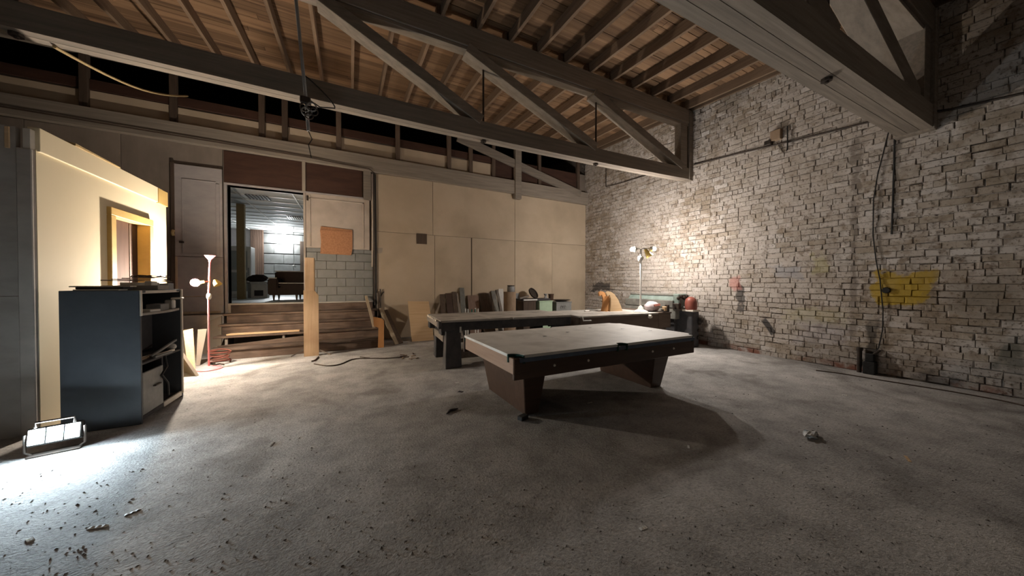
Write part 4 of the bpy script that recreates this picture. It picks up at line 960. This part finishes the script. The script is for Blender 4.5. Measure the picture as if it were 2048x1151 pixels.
single('flat_dish', MB().lathe(((bg_[0] + bg_[1]) / 2 + .02, 8.6, bg_[2]), [(.10, 0), (.30, .05), (.31, .06), (.12, .03)], 24), m_iron, 'wide shallow dark dish on the light grey box', 'dish', smooth=True)

# boards between the steps and the second table
def board(name, pts_b, pts_t, th, m_, label, group=None, cat='board'):
    """leaning board from two floor points to two raised points"""
    a, b = pts_b; c, d = pts_t; n = (Vector(b) - Vector(a)).cross(Vector(c) - Vector(a)).normalized() * th
    q = MB(); q.hexa([a, b, Vector(b) + n, Vector(a) + n], [c, d, Vector(d) + n, Vector(c) + n])
    dz_ = min(v[2] for v in q.v); q.v = [(x, y, z - dz_) for x, y, z in q.v]        # foot on the floor
    return single(name, q, m_, label, cat, group, bevel=.003)
def fy(u, v): return onz(u, v)
yS = 8.35
def Pq(u, v, Y): return ony(u, v, Y)
board('leaning_board', (Pq(790, 694, 8.02), Pq(797, 692, 8.05)), (Pq(757, 622, 9.0), Pq(765, 620, 9.0)), .03, m_board, 'long thin pale board leaning at the end of the steps')
board('leaning_board', (Pq(797, 690, 8.12), Pq(806, 688, 8.16)), (Pq(766, 624, 9.05), Pq(774, 622, 9.06)), .03, m_darkboard, 'long dark board leaning behind the thin pale one')
q = MB(); oy = 7.855
oo = [Pq(u, v, oy) for u, v in ((756, 690), (768, 691), (768, 640), (762, 636), (746, 633), (748, 652), (757, 655))]
for p_ in oo[:2]: p_.z = 0
q.prism(oo, (0, .03, 0)); single('orange_offcut', q, m_orange, 'orange plywood offcut with a notched corner at the foot of the steps', 'offcut')
q = MB(); q.hexa([(.47, 8.185, .421), (.53, 8.185, .421), (.395, 9.04, 1.125), (.335, 9.04, 1.125)], [(.47, 8.17, .452), (.53, 8.17, .452), (.395, 9.025, 1.156), (.335, 9.025, 1.156)])
single('leaning_board', q, m_board, 'pale stick leaning over the top steps', 'board')
for k, (ub, ut, m_) in enumerate(((756, 742, m_tableedge), (762, 750, m_darkboard), (752, 748, m_iron))):
    A = Vector((.645 + .035 * k, 9.042, .002)); B = Vector((.637 + .035 * k, 9.048, 1.22 + .05 * k))
    single('thin_rod', MB().tube([A, B], .016, 6), m_, ('grey lath leaning in the corner by the wall pipes', 'dark lath leaning in the corner by the wall pipes', 'iron rod leaning in the corner by the wall pipes')[k], 'rod', smooth=True)
q = MB(); q.tube([(.74, 9.079, 0), (.66, 9.079, .5), Pq(757, 612, 9.079), Pq(760, 595, 9.079), Pq(765, 586, 9.079), Pq(768, 583, 9.079)], .012, 6)
single('curved_hose', q, m_black, 'short black hose leaning on the wallboard beside the wall pipes', 'hose', smooth=True)
dq = [Pq(u, v, 8.30) for u, v in ((824, 683), (868, 682), (866, 604), (822, 604))]
for p_ in dq[:2]: p_.z = 0
for p_ in dq[2:]: p_.y += .5
q = MB(); q.hexa([dq[0], dq[1], dq[1] + Vector((0, .02, 0)), dq[0] + Vector((0, .02, 0))], [dq[3], dq[2], dq[2] + Vector((0, .02, 0)), dq[3] + Vector((0, .02, 0))])
single('plywood_sheet', q, m_fresh, 'pale clean plywood sheet leaning on the wallboard by the table', 'sheet', bevel=.002)

# ------------------------------------------------------------------ cabinet by the partition
cx0, cx1, cy0, cy1, cz = -2.48, -1.93, 4.67, 5.60, 1.385
cb_ = thing('open_cabinet', 'tall dark open fronted cabinet beside the cream partition', 'cabinet', ((cx0 + cx1) / 2, (cy0 + cy1) / 2, 0))
def cbx(nm, *a, m_=m_cab, bev=.004): return MB().box(*a).build(nm, m_, cb_, bevel=bev)
cbx('side_panel', cx0, cx1, cy0, cy0 + .025, 0, cz); cbx('side_panel', cx0, cx1, cy1 - .025, cy1, 0, cz)
cbx('back_panel', cx0, cx0 + .02, cy0 + .025, cy1 - .025, 0, cz, m_=m_cabin)
cbx('top_panel', cx0, cx1 - .01, cy0 + .025, cy1 - .025, cz - .03, cz)
cbx('bottom_panel', cx0 + .02, cx1 - .01, cy0 + .025, cy1 - .025, .03, .07, m_=m_cabin)
def bowed(z0, z1, nm, m_, depth=.05):
    n = 8; P_ = [(cx1 - .02 + depth * math.sin(math.pi * i / n), cy0 + .03 + (cy1 - cy0 - .06) * i / n) for i in range(n + 1)]
    MB().prism([(cx0 + .3, cy0 + .03, z0)] + [(x, y, z0) for x, y in P_] + [(cx0 + .3, cy1 - .03, z0)], (0, 0, z1 - z0)).build(nm, m_, cb_)
bowed(1.12, 1.145, 'shelf', m_greyply); bowed(cz - .035, cz - .005, 'bowed_rail', m_cream, .03)
cbx('edge_strip', cx1 - .012, cx1 + .006, cy0, cy0 + .03, 1.12, cz, m_=m_cream); cbx('edge_strip', cx1 - .012, cx1 + .006, cy1 - .03, cy1, .05, cz, m_=m_cream)
cbx('mid_back', cx0 + .26, cx0 + .28, cy0 + .025, cy1 - .025, .66, 1.12, m_=m_cabin)
cbx('shelf', cx0 + .02, cx1 - .015, cy0 + .025, cy1 - .025, .60, .625, m_=m_cabin)
cbx('divider', cx0 + .1, cx1 - .02, (cy0 + cy1) / 2, (cy0 + cy1) / 2 + .02, .07, .60, m_=m_cabin)
dd = cbx('door', cx1 - .02, cx1 + .0, cy0 + .03, (cy0 + cy1) / 2 - .03, .08, .52, m_=m_grey)
MB().box(cx1 - .002, cx1 + .025, cy0 + .22, cy0 + .34, .33, .345).build('handle', m_iron, dd, bevel=.003)
cbx('foot_rail', cx1 - .03, cx1 - .005, (cy0 + cy1) / 2, cy1 - .03, 0.02, .08, m_=m_cream)
# things in the cabinet
def small(nm, x, y, z, sx, sy, sz, m_, label, cat, rz=0, group=None, bev=.004):
    q = MB(); q.M = rotM((x, y, z), rz); q.box(-sx / 2, sx / 2, -sy / 2, sy / 2, 0, sz); return single(nm, q, m_, label, cat, group, bevel=bev)
small('cream_box', cx1 - .10, cy0 + .12, 1.145, .10, .13, .12, m_cream, 'upright cream box at the left of the cabinet top shelf', 'box', 8)
small('paper_stack', cx1 - .08, cy0 + .31, 1.145, .16, .15, .025, m_paper, 'flat stack of pale papers on the cabinet top shelf', 'papers', -10)
small('metal_box', cx1 - .07, cy0 + .52, 1.145, .12, .24, .075, m_grey, 'low grey metal box on the cabinet top shelf', 'box', 5)
small('jar', cx1 - .06, cy0 + .78, 1.145, .08, .08, .11, m_paper, 'pale square jar at the far end of the cabinet top shelf', 'jar', 0, bev=.012)
small('bracket_arm', cx1 + .0, cy0 + .80, 1.262, .10, .14, .02, m_cream, 'flat cream plate resting on the square jar', 'plate', 12)
for k, (ya, yb, zb, m_, l_) in enumerate(((.05, .46, .636, m_cream, 'cream rod lying on the middle shelf'), (.20, .52, .636, m_card, 'brown stick beside the cream rod'), (.35, .90, .74, m_grey, 'long grey bar sloping over the middle shelf'), (.40, .76, .636, m_cream, 'pale lath lying on the middle shelf'), (.30, .62, .636, m_grey, 'short grey lath at the front of the middle shelf'))):
    single('tool_rod', MB().beam((cx1 - .115 + .024 * k, cy0 + ya, .636), (cx1 - .115 + .030 * k, cy0 + yb, zb), .02, .022), m_, l_, 'rod')
small('dark_box', cx1 - .195, cy0 + .33, .625, .10, .12, .10, m_cabin, 'little dark box in the middle of the cabinet shelf', 'box', 15)
q = MB(); blob(q, (cx1 - .075, cy0 + .84, .664), .05, .05, .04, 10, 6, .15, seed=4); single('white_lump', q, m_paper, 'crumpled white paper ball on the cabinet middle shelf', 'paper', smooth=True)
q = MB(); q.tube([(cx1 + .01, cy0 + .45, .62), (cx1 + .03, cy0 + .44, .50), (cx1 + .015, cy0 + .36, .42), (cx1 + .02, cy0 + .48, .30), (cx1 + .01, cy0 + .52, .14)], .012, 6); single('hanging_cable', q, m_black, 'black cable hanging over the grey cabinet door', 'cable', smooth=True)
# things on top of the cabinet
def topb(nm, x, y, sx, sy, z, sz, rz, m_, label, cat): return small(nm, x, y, cz + z, sx, sy, sz, m_, label, cat, rz)
mx_ = (cx0 + cx1) / 2
topb('flat_tray', mx_ - .06, cy0 + .14, .30, .20, 0, .012, 6, m_paper, 'white sheet at the near edge of the cabinet top', 'sheet')
topb('dark_plywood', mx_ - .06, cy0 + .20, .34, .16, .012, .022, -3, m_cabin, 'dark flat panel lying on the white sheet on the cabinet', 'panel')
topb('white_board', mx_ - .07, cy0 + .21, .40, .20, .034, .012, 10, m_cream, 'cream board lying across the dark panel on the cabinet', 'board')
topb('grey_tray', mx_ + .05, cy0 + .50, .42, .30, 0, .05, 4, m_greyply, 'low grey tray in the middle of the cabinet top', 'tray')
topb('paper_roll', mx_ + .04, cy0 + .58, .30, .05, .05, .035, 20, m_paper, 'white paper strip lying on the grey tray', 'paper')
topb('small_carton', mx_ + .16, cy0 + .50, .06, .10, .05, .05, -8, m_paper, 'small white carton on the grey tray front', 'carton')
topb('steel_case', mx_ + .10, cy0 + .78, .25, .14, 0, .075, 0, m_grey, 'grey case at the far end of the cabinet top', 'case')
for k in range(4):
    a_ = Vector((mx_ - .10 + .05 * k, cy0 + .22 + .06 * k, cz + .105 + .012 * k)); b_ = Vector((mx_ + .16 + .02 * k, cy0 + .98 - .12 * k, cz + .095 + .012 * k))
    single('thin_stick', MB().beam(a_, b_, .012, .010), m_darkboard, 'thin dark stick lying across the clutter on the cabinet', 'stick', 'sticks on the cabinet')
single('wire_bundle', MB().tube([(mx_ + .02 + .09 * math.cos(t) + .01 * t, cy0 + .62 + .10 * math.sin(t * 1.1), cz + .155 + .012 * math.sin(3 * t)) for t in [i * .5 for i in range(28)]], .006, 5), m_cord, 'tangle of brown wire on top of the cabinet', 'wire', smooth=True)

# ------------------------------------------------------------------ boards leaning at the partition end, sheet by the lamp
XE = XP + .075
board('leaning_sheet', (onz(392, 752), onz(362, 744) + Vector((-.05, .1, 0))), (Vector((XE, 6.98, .72)), Vector((XE - .0, 7.2, .74))), .04, m_plyd, 'thick grey beige panel leaning at the end of the cream partition')
board('leaning_sheet', (onz(352, 750), onz(366, 752)), (Vector((XE + .02, 6.66, .47)), Vector((XE + .03, 6.78, .47))), .03, m_cabin, 'dark edged panel low behind the cabinet')
board('pine_plank', (onz(376, 741), onz(391, 739)), (Vector((XE + .08, 7.40, .65)), Vector((XE + .18, 7.48, .67))), .04, m_fresh, 'pale pine plank with a nail hole leaning beside the pink lamp')
board('leaning_sheet', (onz(392, 731), onz(400, 730)), (Vector((XE + .17, 7.70, .63)), Vector((XE + .28, 7.76, .63))), .02, m_plyd, 'thin grey board behind the pine plank')
q = MB(); Yc = 8.80
cs = [Pq(u, v, Yc) for u, v in ((378, 708), (432, 706), (443, 690), (443, 631), (436, 634), (420, 641), (402, 652), (390, 663), (380, 678))]
for p_ in cs[:2]: p_.z = 0.0
q.prism(cs, (0, .02, 0)); single('curved_sheet', q, m_plyd, 'beige sheet with a curved top behind the pink lamp', 'sheet')
q = MB(); Yc = 8.4
cs = [Pq(u, v, Yc) for u, v in ((341, 700), (392, 700), (386, 662), (365, 658), (350, 650), (341, 645))]
for p_ in cs[:2]: p_.z = 0.0
q.prism(cs, (0, .02, 0)); single('curved_sheet', q, m_ply, 'pale sheet behind the leaning grey panel', 'sheet')
# cord coil beside the lamp
q = MB(); cc = onz(440, 726)
pts = [cc + Vector((.14 * math.cos(t) * (1 + .12 * math.sin(2.3 * t)), .12 * math.sin(t), .015 + .008 * t + .012 * math.sin(1.7 * t))) for t in [i * .42 for i in range(72)]]
single('cord_coil', q.tube(pts, .011, 6), m_cordr, 'coiled red brown extension cord beside the pink lamp', 'cord', smooth=True)
q = MB(); P_ = [onz(u, v) + Vector((0, 0, .012)) for u, v in ((448, 730), (440, 728), (425, 733), (430, 727))]
single('cord_end', q.tube(P_, .009, 6), m_cord, 'short cord end on the floor by the pink lamp base', 'cord', smooth=True)

# ------------------------------------------------------------------ floor clutter
def fcord(pts, r, m_, label):
    q = MB(); P_ = [onz(u, v) + Vector((0, 0, r)) for u, v in pts]
    S_ = []
    for i in range(len(P_) - 1):
        for k in range(4):
            t = k / 4; p0_ = P_[max(i - 1, 0)]; p1_ = P_[i]; p2_ = P_[i + 1]; p3_ = P_[min(i + 2, len(P_) - 1)]
            S_.append(.5 * ((2 * p1_) + (p2_ - p0_) * t + (2 * p0_ - 5 * p1_ + 4 * p2_ - p3_) * t * t + (3 * p1_ - p0_ - 3 * p2_ + p3_) * t ** 3))
    S_.append(P_[-1]); return single('extension_cord', q.tube(S_, r, 6), m_, label, 'cord', smooth=True)
fcord(((628, 728), (655, 732), (680, 729), (705, 719), (735, 717), (770, 717), (800, 715), (818, 714)), .010, m_cord, 'brown cord trailing over the floor from the newel board')
fcord(((623, 723), (630, 721), (637, 714)), .012, m_cord, 'short cord piece at the foot of the newel board')
fcord(((720, 714), (740, 716), (728, 715)), .008, m_cord, 'thin short cord in front of the steps')
fcord(((1632, 741), (1680, 747), (1740, 757), (1820, 770), (1900, 783), (2000, 801), (2048, 812)), .008, m_cord, 'long dark cord along the foot of the brick wall')
for k in range(9):
    u = 800 + 4.5 * k; v = 713 + 5 * math.sin(k * 1.9); a = onz(u, v)
    q = MB(); q.beam(a + Vector((0, 0, .008)), a + Vector((.09 * math.cos(k * 1.3), .09 * math.sin(k * 1.3), .012)), .02, .012)
    single('wood_chip', q, m_card if k % 2 else m_darkboard, 'wood splinter in the litter before the billiard table', 'splinter', 'splinters by the billiard table')
# crumpled wrapper
a = onz(1620, 872); cw = thing('crumpled_wrapper', 'crumpled white wrapper with dark print lying on the open floor', 'wrapper', a)
q = MB(); blob(q, a + Vector((0, 0, .022)), .085, .055, .03, 12, 6, .35, .008, 9); q.build('paper', m_paper, cw)
q = MB(); blob(q, a + Vector((.03, -.02, .03)), .035, .03, .02, 8, 5, .3, seed=2); q.build('print', m_cabin, cw)
q = MB(); q.M = rotM(onz(1046, 838), 20); q.box(-.055, .055, -.035, .035, 0, .045); single('black_block', q, m_black, 'small black block by the pool table pedestal', 'block', bevel=.006)
q = MB(); P_ = [onz(u, v) + Vector((0, 0, .01)) for u, v in ((893, 829), (900, 822), (908, 820), (916, 818))]; q.tube(P_, [.006, .016, .014, .005], 6); single('dark_rag', q, m_cabin, 'dark twist of rag on the floor before the pool table', 'rag', smooth=True)
for k, (u, v, l_, s_, m_, nm, lab) in enumerate(((1815, 917, .12, .018, m_fresh, 'pale_stick', 'pale wood stick lying out on the open floor'), (1625, 786, .06, .03, m_paper, 'paper_scrap', 'larger white paper scrap near the brick wall'), (1690, 790, .05, .025, m_paper, 'paper_scrap', 'smaller white paper scrap near the brick wall'),
        (195, 1054, .09, .02, m_paper, 'paper_scrap', 'curled white paper strip on the floor before the work light'), (265, 1024, .07, .02, m_black, 'black_strip', 'short black strip on the floor before the work light'), (545, 888, .08, .012, m_darkboard, 'dark_splinter', 'thin dark splinter alone on the warm lit floor'),
        (60, 1079, .05, .025, m_whitee, 'white_chip', 'white chip on the floor before the work light'), (1287, 1056, .05, .02, m_paper, 'white_chip', 'flat white chip on the floor far in front of the pool table'), (1377, 893, .05, .015, m_paper, 'white_chip', 'white chip at the rim of the pool table shadow'),
        (915, 765, .06, .05, m_paper, 'paper_scrap', 'folded paper scrap on the floor beside the pool table'), (921, 783, .07, .05, m_cabin, 'leaf', 'dry dark leaf on the floor beside the pool table'), (1180, 805, .07, .012, m_paper, 'white_chip', 'thin white chip under the pool table'))):
    a = onz(u, v); q = MB(); q.M = rotM(a, 25 + 47 * k % 180); n_ = 6
    P_ = [(-l_ / 2 + l_ * i / n_, -s_ / 2, .003 + .004 * (i % 2)) for i in range(n_ + 1)]; P2 = [(x, s_ / 2, z_ * .6) for x, _, z_ in P_]
    for i in range(n_): q.hexa([(P_[i][0], -s_ / 2, 0), (P_[i + 1][0], -s_ / 2, 0), (P_[i + 1][0], s_ / 2, 0), (P_[i][0], s_ / 2, 0)], [P_[i], P_[i + 1], P2[i + 1], P2[i]])
    single(nm, q, m_, lab, nm.split('_')[-1])
# grit: too small to count
q = MB(); rg = random.Random(21)
for k in range(1500):
    u = rg.uniform(0, 2048); v = 700 + 451 * rg.random() ** 1.0; a = onz(u, v)
    if not (XP + .15 < a.x < XR - .1 and .4 < a.y < 7.7): continue
    s_ = rg.uniform(.003, .011); h_ = s_ * rg.uniform(.3, .9); t = rg.uniform(0, 3); c_, n_ = math.cos(t) * s_, math.sin(t) * s_
    q._add([(a.x + c_, a.y + n_, 0), (a.x - n_ * .6, a.y + c_ * .6, 0), (a.x - c_, a.y - n_, 0), (a.x + n_ * .5, a.y - c_ * .5, 0), (a.x, a.y, h_)], [(0, 1, 4), (1, 2, 4), (2, 3, 4), (3, 0, 4)])
o = q.build('floor_grit', mat('grit', (.10, .085, .07), (.34, .31, .28), (9, 9, 9), rough=.9, lo=.45, hi=.6))
tag(o, 'scattered grit and plaster crumbs over the concrete floor', 'grit', kind='stuff')

# ------------------------------------------------------------------ wiring and bits on the brick wall
XW = XR - .03
def wtube(name, pts, r, m_, label, cat='cable', off=0.0):
    P_ = [onx(u, v, XW - off) for u, v in pts]; return single(name, MB().tube(P_, r, 6), m_, label, cat, smooth=True)
wtube('wall_conduit', ((1212, 336), (1212, 373), (1240, 366), (1292, 350)), .012, m_iron, 'short bent conduit below the truss end on the brick wall', 'conduit')
wtube('wall_conduit', ((1388, 329), (1480, 306), (1600, 278), (1700, 253), (1786, 232), (1900, 219), (2048, 186)), .016, m_iron, 'long sloping conduit high along the brick wall', 'conduit')
wtube('hanging_cable', ((1790, 235), (1788, 330), (1785, 420), (1783, 468)), .011, m_black, 'straight black cable hanging down from the wall conduit')
wtube('hanging_cable', ((1784, 236), (1768, 300), (1755, 350), (1747, 400), (1746, 470), (1752, 520), (1760, 560), (1766, 620), (1765, 660), (1757, 695), (1740, 717), (1733, 726)), .008, m_black, 'long slack black cable bowing down the brick wall', off=.012)
wb = thing('junction_box', 'rusty junction box with a bracket high on the brick wall', 'junction box', onx(1553, 272, XW))
a = onx(1545, 285, XR); b = onx(1566, 258, XR)
MB().box(XR - .10, XR + .01, b.y, a.y, a.z, b.z).build('box', m_card, wb, bevel=.008)
MB().box(XR - .11, XR - .02, a.y - .02, a.y + .10, a.z - .05, a.z + .04).build('knockout', m_iron, wb, bevel=.01)
P_ = [onx(1575, v, XW - .03) for v in (252, 275, 300)]; MB().tube(P_, .012, 6).build('bracket_rod', m_black, wb, smooth=True)
MB().tube([onx(1552, 285, XW), onx(1566, 306, XW), onx(1572, 300, XW)], .010, 6).build('wire', m_tableedge, wb, smooth=True)
a = onx(1774, 580, XR)
single('black_valve', MB().lathe((XR + .005, a.y, a.z), [(.03, 0), (.03, .03), (.05, .04), (.04, .06)], 12, (-1, 0, 0)), m_black, 'black valve fixed on the brick wall beside the yellow paint', 'valve', smooth=True)
pb_ = onz(1704, 748)
pst = thing('pipe_stub', 'dark rusty pipe stub standing at the foot of the brick wall', 'pipe', (XR - .10, pb_.y, 0))
MB().tube([(XR - .10, pb_.y, 0), (XR - .09, pb_.y, .36)], .03, 10).build('pipe', m_iron, pst, smooth=True)
MB().lathe((XR - .09, pb_.y, .36), [(.04, 0), (.04, .05)], 10).build('coupling', m_iron, pst, smooth=True)
pb2 = onz(1725, 752)
fb = thing('floor_box', 'black electrical box at the foot of the brick wall under the slack cable', 'electrical box', (XR - .10, pb2.y, 0))
MB().box(XR - .16, XR - .03, pb2.y - .07, pb2.y + .07, 0, .20).build('box', m_black, fb, bevel=.01)
MB().box(XR - .13, XR - .05, pb2.y - .05, pb2.y + .05, .20, .33).build('conduit_head', m_black, fb, bevel=.01)
MB().tube([(XR - .09, pb2.y - .02, .30), (XR - .06, pb2.y - .10, .40)], .018, 8).build('gland', m_iron, fb, smooth=True)
